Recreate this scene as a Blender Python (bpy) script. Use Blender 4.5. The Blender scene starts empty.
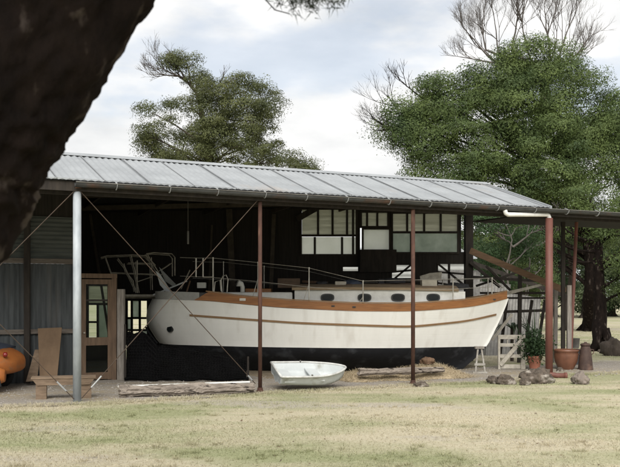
import bpy, bmesh, math, random
import numpy as np
from mathutils import Vector, Matrix, noise as mnoise
random.seed(7)
RNG = np.random.default_rng(11)
S = bpy.context.scene
COL = S.collection
FPX, EYE, HOR = 860.0, 1.7, 297.0

def P(x, y, Y):                     # a point at distance Y ahead, read off the survey drawing
    return Vector(((x-310)*Y/FPX, Y, EYE-(y-HOR)*Y/FPX))
def G(x, y):                        # a point on the ground
    Y = FPX*EYE/(y-HOR)
    return Vector(((x-310)*Y/FPX, Y, 0))
UX, UY = 0.9004, 0.4351
def F(t, d=0, z=0):                 # shed coordinates: along the front, back from it, height
    return Vector((-3.77+UX*t-UY*d, 13.92+UY*t+UX*d, z))

# ------------------------------------------------------------------ materials
def mat(name, col, col2=None, rough=.8, metal=0., scale=5., stretch=(1,1,1), bump=.25, bscale=30., detail=6,
        col3=None, s3=1.2, t3=(.55,.7), spec=.3, trans=0.):
    m = bpy.data.materials.new(name); m.use_nodes = True
    nt = m.node_tree; N = nt.nodes; L = nt.links
    b = N['Principled BSDF']
    b.inputs['Roughness'].default_value = rough
    b.inputs['Metallic'].default_value = metal
    b.inputs['Specular IOR Level'].default_value = spec
    tc = N.new('ShaderNodeTexCoord'); mp = N.new('ShaderNodeMapping')
    mp.inputs['Scale'].default_value = stretch
    L.new(tc.outputs['Object'], mp.inputs['Vector'])
    n1 = N.new('ShaderNodeTexNoise'); n1.inputs['Scale'].default_value = scale; n1.inputs['Detail'].default_value = detail
    n1.inputs['Roughness'].default_value = .65
    L.new(mp.outputs['Vector'], n1.inputs['Vector'])
    r = N.new('ShaderNodeValToRGB')
    r.color_ramp.elements[0].position = .32; r.color_ramp.elements[1].position = .68
    c2 = col2 or tuple(c*.6 for c in col)
    r.color_ramp.elements[0].color = (*c2, 1); r.color_ramp.elements[1].color = (*col, 1)
    L.new(n1.outputs['Fac'], r.inputs['Fac'])
    out = r.outputs['Color']
    if col3:
        n3 = N.new('ShaderNodeTexNoise'); n3.inputs['Scale'].default_value = s3; n3.inputs['Detail'].default_value = 5
        L.new(mp.outputs['Vector'], n3.inputs['Vector'])
        mr = N.new('ShaderNodeMapRange'); mr.inputs['From Min'].default_value = t3[0]; mr.inputs['From Max'].default_value = t3[1]
        L.new(n3.outputs['Fac'], mr.inputs['Value'])
        mx = N.new('ShaderNodeMix'); mx.data_type = 'RGBA'
        L.new(mr.outputs['Result'], mx.inputs['Factor']); L.new(out, mx.inputs['A']); mx.inputs['B'].default_value = (*col3, 1)
        out = mx.outputs['Result']
    L.new(out, b.inputs['Base Color'])
    if bump:
        n2 = N.new('ShaderNodeTexNoise'); n2.inputs['Scale'].default_value = bscale; n2.inputs['Detail'].default_value = 5
        L.new(mp.outputs['Vector'], n2.inputs['Vector'])
        bp = N.new('ShaderNodeBump'); bp.inputs['Strength'].default_value = bump; bp.inputs['Distance'].default_value = .02
        L.new(n2.outputs['Fac'], bp.inputs['Height']); L.new(bp.outputs['Normal'], b.inputs['Normal'])
    if trans:
        tr = N.new('ShaderNodeBsdfTranslucent'); L.new(out, tr.inputs['Color'])
        ms = N.new('ShaderNodeMixShader'); ms.inputs['Fac'].default_value = trans
        L.new(b.outputs['BSDF'], ms.inputs[1]); L.new(tr.outputs['BSDF'], ms.inputs[2])
        L.new(ms.outputs['Shader'], N['Material Output'].inputs['Surface'])
    return m

def plank_lines(m):                 # fine horizontal plank seams, as relief
    nt=m.node_tree; N=nt.nodes; L=nt.links; b=N['Principled BSDF']
    tc=N.new('ShaderNodeTexCoord'); sp=N.new('ShaderNodeSeparateXYZ'); L.new(tc.outputs['Object'],sp.inputs['Vector'])
    q=N.new('ShaderNodeMath'); q.operation='MULTIPLY'; q.inputs[1].default_value=8.3; L.new(sp.outputs['Z'],q.inputs[0])
    f=N.new('ShaderNodeMath'); f.operation='PINGPONG'; f.inputs[1].default_value=.5; L.new(q.outputs[0],f.inputs[0])
    r=N.new('ShaderNodeMapRange'); r.inputs['From Min'].default_value=0; r.inputs['From Max'].default_value=.06; L.new(f.outputs[0],r.inputs['Value'])
    bp=N.new('ShaderNodeBump'); bp.inputs['Strength'].default_value=.25; bp.inputs['Distance'].default_value=.005; L.new(r.outputs['Result'],bp.inputs['Height'])
    old=b.inputs['Normal'].links[0].from_socket; L.new(old,bp.inputs['Normal']); L.new(bp.outputs['Normal'],b.inputs['Normal'])
MT = {}
MT['roof'] = mat('galvanised_roof', (.335,.353,.366), (.24,.255,.267), rough=.55, metal=.15, scale=1.3, stretch=(1,1,1), bump=.08, bscale=12,
                 col3=(.30,.27,.24), s3=1.1, t3=(.60,.80), spec=.4)
MT['lap'] = mat('dull_sheet_lap', (.24,.25,.26), (.17,.175,.18), rough=.6, metal=.2)
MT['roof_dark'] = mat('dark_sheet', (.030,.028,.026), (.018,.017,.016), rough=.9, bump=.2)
MT['gutter'] = mat('weathered_gutter', (.075,.077,.077), (.04,.04,.04), rough=.55, metal=.2, scale=3, col3=(.10,.06,.045), s3=2)
MT['strap'] = mat('zinc_strap', (.40,.41,.41), (.28,.29,.29), rough=.5, metal=.2)
MT['galv'] = mat('galvanised_post', (.42,.455,.48), (.25,.28,.305), rough=.6, metal=.1, scale=6, stretch=(1,1,.35), bump=.1,
                 col3=(.33,.27,.22), s3=2.2, t3=(.64,.76))
MT['rust'] = mat('rust_post', (.088,.042,.029), (.048,.026,.02), rough=.8, scale=8, stretch=(1,1,.4), bump=.25, col3=(.22,.12,.08), s3=3)
MT['redpipe'] = mat('red_painted_pipe', (.165,.070,.054), (.12,.05,.04), rough=.55, scale=5, stretch=(1,1,.4), bump=.08, col3=(.25,.08,.06), s3=3, t3=(.6,.75))
MT['pvc'] = mat('white_pipe', (.78,.78,.76), (.62,.61,.58), rough=.4, bump=.03)
MT['blackwood'] = mat('dark_timber', (.040,.033,.027), (.02,.017,.015), rough=.9, stretch=(1,1,.2), scale=12)
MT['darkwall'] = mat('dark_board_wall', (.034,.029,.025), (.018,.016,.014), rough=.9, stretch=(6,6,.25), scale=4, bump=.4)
MT['rafterwood'] = mat('dim_rafter_timber', (.085,.070,.053), (.045,.037,.029), rough=.9, stretch=(1,1,1), scale=6)
MT['beam'] = mat('olive_beam', (.115,.10,.065), (.07,.06,.04), rough=.85, stretch=(.4,.4,3), scale=8)
MT['brownwood'] = mat('brown_timber', (.17,.105,.065), (.09,.055,.035), rough=.8, stretch=(3,3,.4), scale=7, bump=.3)
MT['doorwood'] = mat('tan_door_timber', (.15,.10,.064), (.08,.052,.034), rough=.75, stretch=(3,3,.4), scale=7, bump=.2)
MT['brownrafter'] = mat('brown_rafter', (.20,.125,.075), (.11,.07,.045), rough=.85, stretch=(.5,1,3), scale=7, bump=.3)
MT['greywood'] = mat('grey_weathered_timber', (.30,.275,.245), (.15,.135,.12), rough=.9, stretch=(3,3,.35), scale=8, bump=.5)
MT['palewood'] = mat('pale_weathered_timber', (.46,.43,.37), (.27,.25,.21), rough=.9, stretch=(1,1,1), scale=9, bump=.4)
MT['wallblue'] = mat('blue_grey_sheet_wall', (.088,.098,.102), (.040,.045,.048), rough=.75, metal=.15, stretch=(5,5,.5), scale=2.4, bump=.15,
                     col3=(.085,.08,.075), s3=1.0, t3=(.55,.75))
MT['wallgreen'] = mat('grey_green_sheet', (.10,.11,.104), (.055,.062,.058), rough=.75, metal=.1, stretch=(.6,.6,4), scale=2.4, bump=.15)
MT['bluegrey_rail'] = mat('weathered_rail', (.16,.14,.12), (.08,.065,.055), rough=.9, stretch=(.4,.4,3), scale=8)
MT['glass'] = mat('dark_glass', (.03,.035,.035), (.02,.022,.022), rough=.08, bump=0, spec=.6)
MT['clear'] = mat('clear_old_glass', (.5,.55,.5), (.4,.45,.4), rough=.1, bump=0)
_n=MT['clear'].node_tree; _t=_n.nodes.new('ShaderNodeBsdfTransparent'); _m=_n.nodes.new('ShaderNodeMixShader'); _m.inputs['Fac'].default_value=.86; _t.inputs['Color'].default_value=(.85,.9,.85,1)
_n.links.new(_n.nodes['Principled BSDF'].outputs['BSDF'],_m.inputs[1]); _n.links.new(_t.outputs['BSDF'],_m.inputs[2]); _n.links.new(_m.outputs['Shader'],_n.nodes['Material Output'].inputs['Surface'])
_n.nodes['Principled BSDF'].inputs['Base Color'].default_value=(.02,.02,.02,1)
for _l in list(_n.nodes['Principled BSDF'].inputs['Base Color'].links): _n.links.remove(_l)
MT['frost'] = mat('milky_pane', (.92,.93,.88), (.84,.85,.79), rough=.35, scale=2, bump=0, trans=.85)
MT['frostgreen'] = mat('dirty_green_pane', (.66,.70,.64), (.46,.51,.45), rough=.35, scale=2.5, bump=0, trans=.8)
MT['dirty'] = mat('dusty_pane', (.80,.80,.71), (.55,.55,.47), rough=.4, scale=3, stretch=(.3,1,6), bump=0, trans=.75)
MT['palewall'] = mat('pale_sheet', (.42,.43,.41), (.30,.31,.295), rough=.6, scale=1.5, bump=.1)
MT['hullwhite'] = mat('white_hull_paint', (.83,.83,.79), (.76,.76,.72), rough=.45, scale=1.2, stretch=(2.6,2.6,.45), bump=.06, bscale=5,
                      col3=(.60,.575,.52), s3=1.6, t3=(.55,.85), spec=.35)
plank_lines(MT['hullwhite'])
MT['antifoul'] = mat('black_bottom_paint', (.012,.013,.016), (.006,.0065,.008), rough=.8, scale=3, bump=.2, col3=(.05,.054,.06), s3=3.2, t3=(.54,.74))
MT['varnish'] = mat('orange_varnished_timber', (.34,.15,.05), (.19,.08,.028), rough=.45, stretch=(.4,1,6), scale=6, bump=.12,
                    col3=(.15,.06,.025), s3=1.4, t3=(.6,.78), spec=.3)
MT['strake'] = mat('rubbing_strake_timber', (.30,.19,.10), (.2,.12,.06), rough=.7, stretch=(.5,1,4), scale=6)
MT['canvas'] = mat('tan_deck_canvas', (.34,.26,.17), (.24,.175,.11), rough=.85, scale=4)
MT['deck'] = mat('grey_deck_paint', (.42,.42,.40), (.3,.3,.28), rough=.7, scale=4)
MT['steel'] = mat('stainless_rail', (.58,.56,.51), (.36,.34,.30), rough=.4, metal=.5, scale=6, bump=0)
MT['oldsteel'] = mat('dull_steel_tube', (.42,.39,.33), (.22,.20,.165), rough=.5, metal=.2, scale=8, bump=0)
MT['brass'] = mat('port_dark_glass', (.012,.016,.017), (.008,.01,.011), rough=.25, bump=0, spec=.25)
MT['portrim'] = mat('grey_port_rim', (.06,.062,.06), (.03,.03,.03), rough=.4, metal=.5, bump=0)
MT['anchor'] = mat('galvanised_anchor', (.60,.62,.62), (.45,.47,.47), rough=.45, metal=.2, scale=8, bump=.05)
MT['whitepaint'] = mat('white_paint', (.78,.78,.74), (.62,.62,.58), rough=.5, scale=5, bump=.1)
MT['standpaint'] = mat('flaking_white_paint', (.36,.35,.32), (.2,.18,.15), rough=.8, scale=9)
MT['dinghy'] = mat('white_dinghy_gelcoat', (.56,.59,.59), (.46,.49,.49), rough=.55, scale=3, bump=.05, col3=(.27,.27,.23), s3=3.5, t3=(.58,.74), spec=.3)
MT['dinghyrim'] = mat('grey_rubber_rim', (.60,.61,.59), (.36,.36,.34), rough=.6, scale=9)
MT['log'] = mat('grey_split_log', (.34,.295,.25), (.12,.10,.083), rough=1, stretch=(.45,3,3), scale=5, bump=1., bscale=9, col3=(.035,.028,.024), s3=4.5, t3=(.56,.63))
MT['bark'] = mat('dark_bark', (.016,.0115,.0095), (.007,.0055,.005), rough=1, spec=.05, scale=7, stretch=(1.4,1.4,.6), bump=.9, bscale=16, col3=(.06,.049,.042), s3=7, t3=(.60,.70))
MT['bark2'] = mat('brown_grey_bark', (.085,.068,.055), (.035,.028,.023), rough=.95, scale=4, stretch=(2,2,.4), bump=.8, bscale=9)
MT['barkpale'] = mat('pale_grey_bark', (.12,.108,.097), (.055,.048,.042), rough=.95, scale=3, stretch=(2,2,.5), bump=.4)
MT['twig'] = mat('bare_grey_twig', (.115,.10,.09), (.06,.052,.046), rough=.95, scale=3, bump=0)
def leafmat(name, a, b, sc=.5):
    return mat(name, a, b, rough=.6, scale=sc, bump=0, detail=4, trans=.18, spec=.25)
MT['leafA'] = leafmat('olive_green_leaf', (.120,.132,.050), (.035,.046,.017), .7)
MT['leafB'] = leafmat('mid_green_leaf', (.125,.168,.050), (.026,.048,.016), .75)
MT['leafC'] = leafmat('deep_green_leaf', (.060,.105,.040), (.030,.060,.024))
MT['leafD'] = leafmat('grey_green_leaf', (.10,.125,.065), (.05,.07,.032))
MT['needle'] = leafmat('dark_needle', (.040,.052,.030), (.022,.03,.018), 4)
MT['potplant'] = leafmat('dark_pot_leaf', (.032,.06,.022), (.016,.032,.013), 6)
MT['terracotta'] = mat('terracotta', (.28,.115,.072), (.19,.075,.048), rough=.75, scale=5, bump=.12, col3=(.40,.25,.17), s3=3, t3=(.64,.8))
MT['glazed'] = mat('brown_glazed_pot', (.19,.085,.05), (.11,.05,.032), rough=.35, scale=4, bump=.05, spec=.5)
MT['rustcan'] = mat('rusty_milk_can', (.10,.065,.052), (.05,.034,.03), rough=.7, metal=.3, scale=6, bump=.25, col3=(.16,.10,.075), s3=3)
MT['tin'] = mat('grey_tin', (.20,.195,.18), (.11,.105,.10), rough=.5, metal=.4, scale=5)
MT['stone'] = mat('brown_field_stone', (.15,.12,.095), (.05,.042,.034), rough=1, scale=9, bump=1., bscale=16, col3=(.36,.33,.29), s3=5)
MT['stonegrey'] = mat('grey_field_stone', (.26,.22,.19), (.13,.11,.095), rough=1, scale=8, bump=.7, bscale=16)
MT['ply'] = mat('brown_plywood', (.175,.118,.073), (.12,.08,.049), rough=.85, stretch=(1,1,.5), scale=4, bump=.1)
MT['bench'] = mat('worn_bench_timber', (.24,.175,.12), (.12,.085,.058), rough=.85, stretch=(.6,1,3), scale=6, bump=.25)
MT['orange'] = mat('orange_car_paint', (.40,.14,.035), (.30,.095,.024), rough=.5, scale=3, stretch=(1,1,2), bump=.05, spec=.3, col3=(.22,.11,.05), s3=4, t3=(.55,.75))
MT['softtop'] = mat('dark_blue_soft_top', (.05,.062,.09), (.03,.038,.055), rough=.8, scale=6, bump=.15)
MT['rubber'] = mat('black_rubber', (.018,.018,.018), (.01,.01,.01), rough=.85)
MT['chrome'] = mat('chrome', (.6,.6,.6), (.5,.5,.5), rough=.2, metal=.9, bump=0)
MT['redlens'] = mat('red_lens', (.22,.02,.018), (.15,.012,.012), rough=.2, bump=0, spec=.6)
MT['shadowblack'] = mat('black_shadow_sheet', (.006,.006,.0065), (.004,.004,.004), rough=1, spec=0, bump=.3)  # near-black painted in place of deep shadow; the rolled edge shares it
MT['wire'] = mat('dull_netting_wire', (.018,.018,.018), (.011,.011,.011), rough=.9, spec=.05, bump=0)
MT['straw'] = mat('dry_straw', (.43,.35,.235), (.27,.215,.135), rough=1, scale=12, bump=.8, bscale=40)
MT['strawblade'] = mat('straw_stalk', (.47,.39,.265), (.32,.26,.165), rough=.9, scale=6, bump=0)
MT['cardboard'] = mat('pale_box', (.50,.47,.40), (.38,.35,.29), rough=.9, scale=6)
MT['junkbrown'] = mat('brown_offcut', (.13,.09,.065), (.07,.05,.038), rough=.9, stretch=(.5,1,3), scale=6)
MT['junkdark'] = mat('dark_gear', (.05,.05,.055), (.03,.03,.032), rough=.85, scale=5)
MT['bluetarp'] = mat('faded_blue_tarp', (.07,.085,.12), (.04,.05,.075), rough=.7, scale=6)
MT['rod'] = mat('brown_brace_rod', (.085,.06,.042), (.045,.033,.025), rough=.7, metal=.2, scale=8, bump=.1)
MT['pebble'] = mat('grey_pebble', (.36,.335,.30), (.20,.185,.165), rough=.95, scale=9, bump=.3)

# ground colours: dry straw, greener patches, bare dust
def ground_material(name, kind):
    m = bpy.data.materials.new(name); m.use_nodes = True
    nt = m.node_tree; N = nt.nodes; L = nt.links; b = N['Principled BSDF']
    b.inputs['Roughness'].default_value = 1; b.inputs['Specular IOR Level'].default_value = .1
    g = N.new('ShaderNodeNewGeometry'); mp = N.new('ShaderNodeMapping')
    mp.inputs['Rotation'].default_value = (0,0,math.radians(-8)); mp.inputs['Scale'].default_value = (.45,1,1)
    L.new(g.outputs['Position'], mp.inputs['Vector'])
    def noise(sc, det=6, src=None, rough=.6):
        n = N.new('ShaderNodeTexNoise'); n.inputs['Scale'].default_value = sc; n.inputs['Detail'].default_value = det
        n.inputs['Roughness'].default_value = rough
        L.new(src or mp.outputs['Vector'], n.inputs['Vector']); return n.outputs['Fac']
    def rng(v, a, c, lo=0., hi=1.):
        r = N.new('ShaderNodeMapRange'); r.inputs['From Min'].default_value = a; r.inputs['From Max'].default_value = c
        r.inputs['To Min'].default_value = lo; r.inputs['To Max'].default_value = hi
        L.new(v, r.inputs['Value']); return r.outputs['Result']
    def mix(f, A, B):
        x = N.new('ShaderNodeMix'); x.data_type = 'RGBA'; L.new(f, x.inputs['Factor'])
        for k, v in (('A',A),('B',B)):
            if isinstance(v, tuple): x.inputs[k].default_value = (*v,1)
            else: L.new(v, x.inputs[k])
        return x.outputs['Result']
    fine = noise(22, 5, g.outputs['Position'], .7)
    if kind == 'gravel':
        c = mix(rng(fine,.3,.7), (.20,.18,.155), (.40,.365,.32))
        c = mix(rng(noise(1.4),.45,.68), c, (.31,.26,.18))
    else:
        straw = mix(rng(fine,.3,.7), (.37,.325,.225), (.55,.50,.37))
        green = mix(rng(fine,.3,.7), (.195,.21,.105), (.36,.37,.215))
        dust = mix(rng(fine,.3,.7), (.33,.30,.25), (.47,.43,.36))
        c = mix(rng(noise(.62,8),.42,.60,0,.95), straw, green)
        if kind == 'ground': c = mix(rng(noise(.42,7),.55,.63,0,.9), c, dust)
    L.new(c, b.inputs['Base Color'])
    bp = N.new('ShaderNodeBump'); bp.inputs['Strength'].default_value = .6; bp.inputs['Distance'].default_value = .03
    L.new(noise(35,4,g.outputs['Position']), bp.inputs['Height']); L.new(bp.outputs['Normal'], b.inputs['Normal'])
    return m
MT['dirt'] = mat('dusty_straw_dirt', (.33,.275,.195), (.20,.165,.12), rough=1, scale=5, bump=.6, bscale=30, spec=.05)
MT['litter'] = mat('dead_leaf', (.16,.11,.07), (.07,.05,.035), rough=.9, scale=3, bump=0)
MT['ground'] = ground_material('dry_lawn', 'ground')
MT['grass'] = ground_material('grass_blade', 'grass')
MT['gravel'] = ground_material('gravel', 'gravel')

# ------------------------------------------------------------------ mesh helpers
def origin(o):
    v = Vector((0,0,0))
    while o is not None: v += o.location; o = o.parent
    return v
def thing(name, loc, label, cat, group=None):
    o = bpy.data.objects.new(name, None); COL.objects.link(o); o.location = loc; o.empty_display_size = .2
    o['label'] = label; o['category'] = cat
    if group: o['group'] = group
    return o
class MB:
    def __init__(s): s.v = []; s.f = []
    def add(s, vs, fs):
        n = len(s.v); s.v += [tuple(v) for v in vs]; s.f += [tuple(i+n for i in f) for f in fs]; return s
    def box(s, c, size, R=None):
        c = Vector(c); hx,hy,hz = [k/2 for k in size]
        vs = [Vector((x,y,z)) for x in (-hx,hx) for y in (-hy,hy) for z in (-hz,hz)]
        if R is not None: vs = [R @ v for v in vs]
        return s.add([c+v for v in vs], [(0,1,3,2),(4,6,7,5),(0,4,5,1),(2,3,7,6),(0,2,6,4),(1,5,7,3)])
    def bar(s, a, b, w, h=None, up=(0,0,1)):          # rectangular bar from a to b
        a = Vector(a); b = Vector(b); h = h or w
        d = (b-a).normalized(); up = Vector(up)
        if abs(d.dot(up)) > .98: up = Vector((0,1,0))
        r = d.cross(up).normalized(); u = r.cross(d)
        vs = [p + r*sx*w/2 + u*sz*h/2 for p in (a,b) for sx,sz in ((-1,-1),(1,-1),(1,1),(-1,1))]
        return s.add(vs, [(3,2,1,0),(4,5,6,7),(0,1,5,4),(1,2,6,5),(2,3,7,6),(3,0,4,7)])
    def tube(s, pts, rad, n=8, cap=True):
        pts = [Vector(p) for p in pts]
        if not hasattr(rad, '__len__'): rad = [rad]*len(pts)
        vs = []; fs = []; prev = None
        for i,p in enumerate(pts):
            d = (pts[min(i+1,len(pts)-1)]-pts[max(i-1,0)])
            d = d.normalized() if d.length > 1e-9 else Vector((0,0,1))
            if prev is None:
                a = Vector((0,0,1)) if abs(d.z) < .9 else Vector((1,0,0))
                r = d.cross(a).normalized()
            else:
                r = (prev - d*prev.dot(d)); r = r.normalized() if r.length > 1e-6 else d.orthogonal().normalized()
            prev = r; u = d.cross(r)
            for k in range(n):
                a = 2*math.pi*k/n; vs.append(p+(r*math.cos(a)+u*math.sin(a))*rad[i])
        for i in range(len(pts)-1):
            for k in range(n):
                fs.append((i*n+k, i*n+(k+1)%n, (i+1)*n+(k+1)%n, (i+1)*n+k))
        if cap:
            fs.append(tuple(range(n-1,-1,-1))); fs.append(tuple(range((len(pts)-1)*n, len(pts)*n)))
        return s.add(vs, fs)
    def lathe(s, c, prof, n=24):
        c = Vector(c); vs = []; fs = []
        for r,z in prof:
            for k in range(n):
                a = 2*math.pi*k/n; vs.append(c+Vector((r*math.cos(a), r*math.sin(a), z)))
        for i in range(len(prof)-1):
            for k in range(n): fs.append((i*n+k, i*n+(k+1)%n, (i+1)*n+(k+1)%n, (i+1)*n+k))
        fs.append(tuple(range(n-1,-1,-1)))
        fs.append(tuple(range((len(prof)-1)*n, len(prof)*n)))
        return s.add(vs, fs)
    def prism(s, poly, off):                        # planar polygon pushed by vector off
        off = Vector(off); n = len(poly); poly = [Vector(p) for p in poly]
        return s.add(poly+[p+off for p in poly], [tuple(range(n-1,-1,-1)), tuple(range(n,2*n))] + [(i,(i+1)%n,n+(i+1)%n,n+i) for i in range(n)])
    def build(s, name, m, parent=None, smooth=False, bevel=0, label=None):
        vs = np.array(s.v, dtype=float)
        if parent is not None: o0 = np.array(origin(parent)); loc = None
        else:
            o0 = np.array([(vs[:,0].min()+vs[:,0].max())/2, (vs[:,1].min()+vs[:,1].max())/2, vs[:,2].min()]); loc = o0
        me = bpy.data.meshes.new(name); me.from_pydata((vs-o0).tolist(), [], s.f); me.update()
        me.materials.append(m)
        if smooth:
            bm=bmesh.new(); bm.from_mesh(me); bmesh.ops.recalc_face_normals(bm,faces=bm.faces); bm.to_mesh(me); bm.free()
        if smooth: me.polygons.foreach_set('use_smooth', [True]*len(me.polygons))
        o = bpy.data.objects.new(name, me); COL.objects.link(o)
        if parent is not None: o.parent = parent
        else: o.location = loc
        if bevel:
            b = o.modifiers.new('bevel','BEVEL'); b.width = bevel; b.segments = 2; b.limit_method = 'ANGLE'
        if label: o['label'] = label
        return o
def tag(o, label, cat, group=None):
    o['label'] = label; o['category'] = cat
    if group: o['group'] = group
    return o
def fast_mesh(name, V, nper, m, parent=None):      # V (N*nper,3): many separate triangles or quads
    o0 = np.array(origin(parent)) if parent is not None else np.zeros(3)
    V = (V-o0).astype(np.float32); n = len(V); nf = n//nper
    me = bpy.data.meshes.new(name)
    me.vertices.add(n); me.vertices.foreach_set('co', V.ravel())
    me.loops.add(n); me.loops.foreach_set('vertex_index', np.arange(n, dtype=np.int32))
    me.polygons.add(nf); me.polygons.foreach_set('loop_start', np.arange(0,n,nper,dtype=np.int32))
    me.update(calc_edges=True); me.materials.append(m)
    o = bpy.data.objects.new(name, me); COL.objects.link(o)
    if parent is not None: o.parent = parent
    return o
def sheet(mb, a0, a1, b0, b1, pitch, amp, nrm, prof='rib'):
    """metal sheet: ribs run from edge a0-a1 to edge b0-b1"""
    a0,a1,b0,b1,nrm = [Vector(q) for q in (a0,a1,b0,b1,nrm)]
    L = (a1-a0).length; pts = []
    k = int(L/pitch)
    for i in range(k+1):
        if prof == 'rib':
            for q,h in ((0,0),(.62,0),(.70,1),(.86,1),(.94,0)): pts.append(((i+q)*pitch/L, h*amp))
        else:
            for q in (0,.25,.5,.75): pts.append(((i+q)*pitch/L, amp*math.sin(q*2*math.pi)))
    pts = [p for p in pts if p[0] < 1]+[(1,0)]
    vs = []; fs = []
    for s_,h in pts:
        vs.append(a0.lerp(a1,s_)+nrm*h); vs.append(b0.lerp(b1,s_)+nrm*h)
    for i in range(len(pts)-1): fs.append((2*i,2*i+2,2*i+3,2*i+1))
    mb.add(vs, fs)
def smooth_curve(xs, ys):
    g = np.linspace(xs[0], xs[-1], 400); y = np.interp(g, xs, ys)
    k = 31; pad = np.concatenate([2*y[0]-y[1:k+1][::-1], y, 2*y[-1]-y[-k-1:-1][::-1]])
    w = np.hanning(2*k+1); w /= w.sum()
    y2 = np.convolve(pad, w, 'same')[k:-k]
    return lambda x: float(np.interp(x, g, y2))

# ------------------------------------------------------------------ ground
def grid_ground():
    mb = MB()
    xs = np.concatenate([np.linspace(-900,-40,10), np.linspace(-30,40,71), np.linspace(50,900,10)])
    ys = np.concatenate([np.linspace(-60,2,6), np.linspace(3,45,85), np.linspace(50,1500,16)])
    def gz(x,y):
        if y < 12.5 and y > 2: return .018*math.sin(x*1.7+y*.6)*math.sin(y*1.9) - .01
        return 0 if y < 46 else 0
    vs = [(x,y,min(0,gz(x,y))) for y in ys for x in xs]; n = len(xs)
    fs = [(j*n+i,j*n+i+1,(j+1)*n+i+1,(j+1)*n+i) for j in range(len(ys)-1) for i in range(n-1)]
    o = mb.add(vs,fs).build('ground', MT['ground'], smooth=True); o['kind'] = 'structure'
    return o
grid_ground()
def gravel_strip():
    mb = MB(); ts = np.arange(-9, 32, .16); rows = 8
    e0 = -.12; e1 = 2.7; vs = []; fs = []
    w = lambda t,s: .10*math.sin(t*2.1+s)+.07*math.sin(t*5.3+2*s)+random.uniform(-.07,.07)
    for t in ts:
        far = e1 if t > 8.7 else (2.2 if t > 4.2 else 9.0)
        near = e0 - max(0,.22*math.sin(t*.8+1)) + (0 if t < 9 else .35)
        a = near+w(t,0); b = far+w(t,4)
        for r in range(rows): vs.append(F(t, a+(b-a)*r/(rows-1), .008))
    for i in range(len(ts)-1):
        for r in range(rows-1): fs.append((i*rows+r, (i+1)*rows+r, (i+1)*rows+r+1, i*rows+r+1))
    o = mb.add(vs,fs).build('gravel_track', MT['gravel']); o['kind'] = 'structure'
gravel_strip()

def shed_floor():
    mb=MB(); vs=[]; fs=[]; ts=np.arange(-6,10.3,.3)
    for t in ts:
        for r in range(12): vs.append(F(t+(0 if 0<t<9.9 else random.uniform(-.1,.1)), .3+r*(9.5/11)*(1 if t<5 else max(.55,1-(t-5)*.09)), .004))
    for i in range(len(ts)-1):
        for r in range(11): fs.append((i*12+r,(i+1)*12+r,(i+1)*12+r+1,i*12+r+1))
    o=mb.add(vs,fs).build('dirt_floor',MT['dirt']); o['kind']='structure'
shed_floor()
def scatter_grass():
    n = 330000
    Y = 7.6*np.exp(RNG.random(n)*math.log(48/7.6)); X = (RNG.random(n)*2-1)*(Y*.40+1.5)
    t = (X+3.77)*UX+(Y-13.92)*UY; d = -(X+3.77)*UY+(Y-13.92)*UX
    edge = .08*np.sin(t*2.3)+.10*np.sin(t*.9+1)-.08+np.where(t>9,.3,0)
    far = np.where(t>8.7, 2.75, 1e6)
    keep = (d < edge) | (d > far) | (RNG.random(n) < .012)
    # thin where the lawn is worn bare
    patch = np.sin(X*.9+np.sin(Y*1.3))*np.sin(Y*1.7+X*.35)
    keep &= (RNG.random(n) < .62+.38*patch) | (np.abs(d-edge) < .3)
    keep &= ~((d > -.05) & (d < 9) & (t < 8.7) & (RNG.random(n) < .8))
    X = X[keep]; Y = Y[keep]; d = d[keep]; edge = edge[keep]; n = len(X)
    near_edge = np.abs(d-edge) < .45
    h = (.007+.018*RNG.random(n)**2)*(1+.8*near_edge*RNG.random(n)); h *= np.where(RNG.random(n)<.01, 2.2, 1)*np.where(Y>24,1.3,1)
    w = .0035*(.6+Y/13)
    a = RNG.random(n)*2*math.pi; la = RNG.random(n)*2*math.pi; ln = h*(.5+1.1*RNG.random(n))
    V = np.zeros((n,3,3))
    V[:,0] = np.stack([X-np.cos(a)*w, Y-np.sin(a)*w, np.zeros(n)-.004],1)
    V[:,1] = np.stack([X+np.cos(a)*w, Y+np.sin(a)*w, np.zeros(n)-.004],1)
    V[:,2] = np.stack([X+np.cos(la)*ln, Y+np.sin(la)*ln, h],1)
    o = fast_mesh('grass', V.reshape(-1,3), 3, MT['grass']); o['kind'] = 'stuff'
    o['label'] = 'short dry patchy lawn grass in front of the shed'
scatter_grass()
def scatter_pebbles():
    mb = MB()
    for i in range(5200):
        t = random.uniform(-5,14); d = random.uniform(-.25,2.8)
        p = F(t,d,.010); s = random.uniform(.006,.022)*(1.6 if random.random()<.05 else 1)
        q = [Vector((random.uniform(.7,1.2)*s*a, random.uniform(.7,1.2)*s*b, 0)) for a,b in ((1,0),(0,1),(-1,0),(0,-1))]
        mb.add([p+v for v in q]+[p+Vector((random.uniform(-.3,.3)*s,random.uniform(-.3,.3)*s,s*random.uniform(.5,.9)))], [(0,1,4),(1,2,4),(2,3,4),(3,0,4)])
    o = mb.build('pebbles', MT['pebble']); o['kind'] = 'stuff'; o['label'] = 'loose grey pebbles on the gravel under the shed front'
scatter_pebbles()

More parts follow.
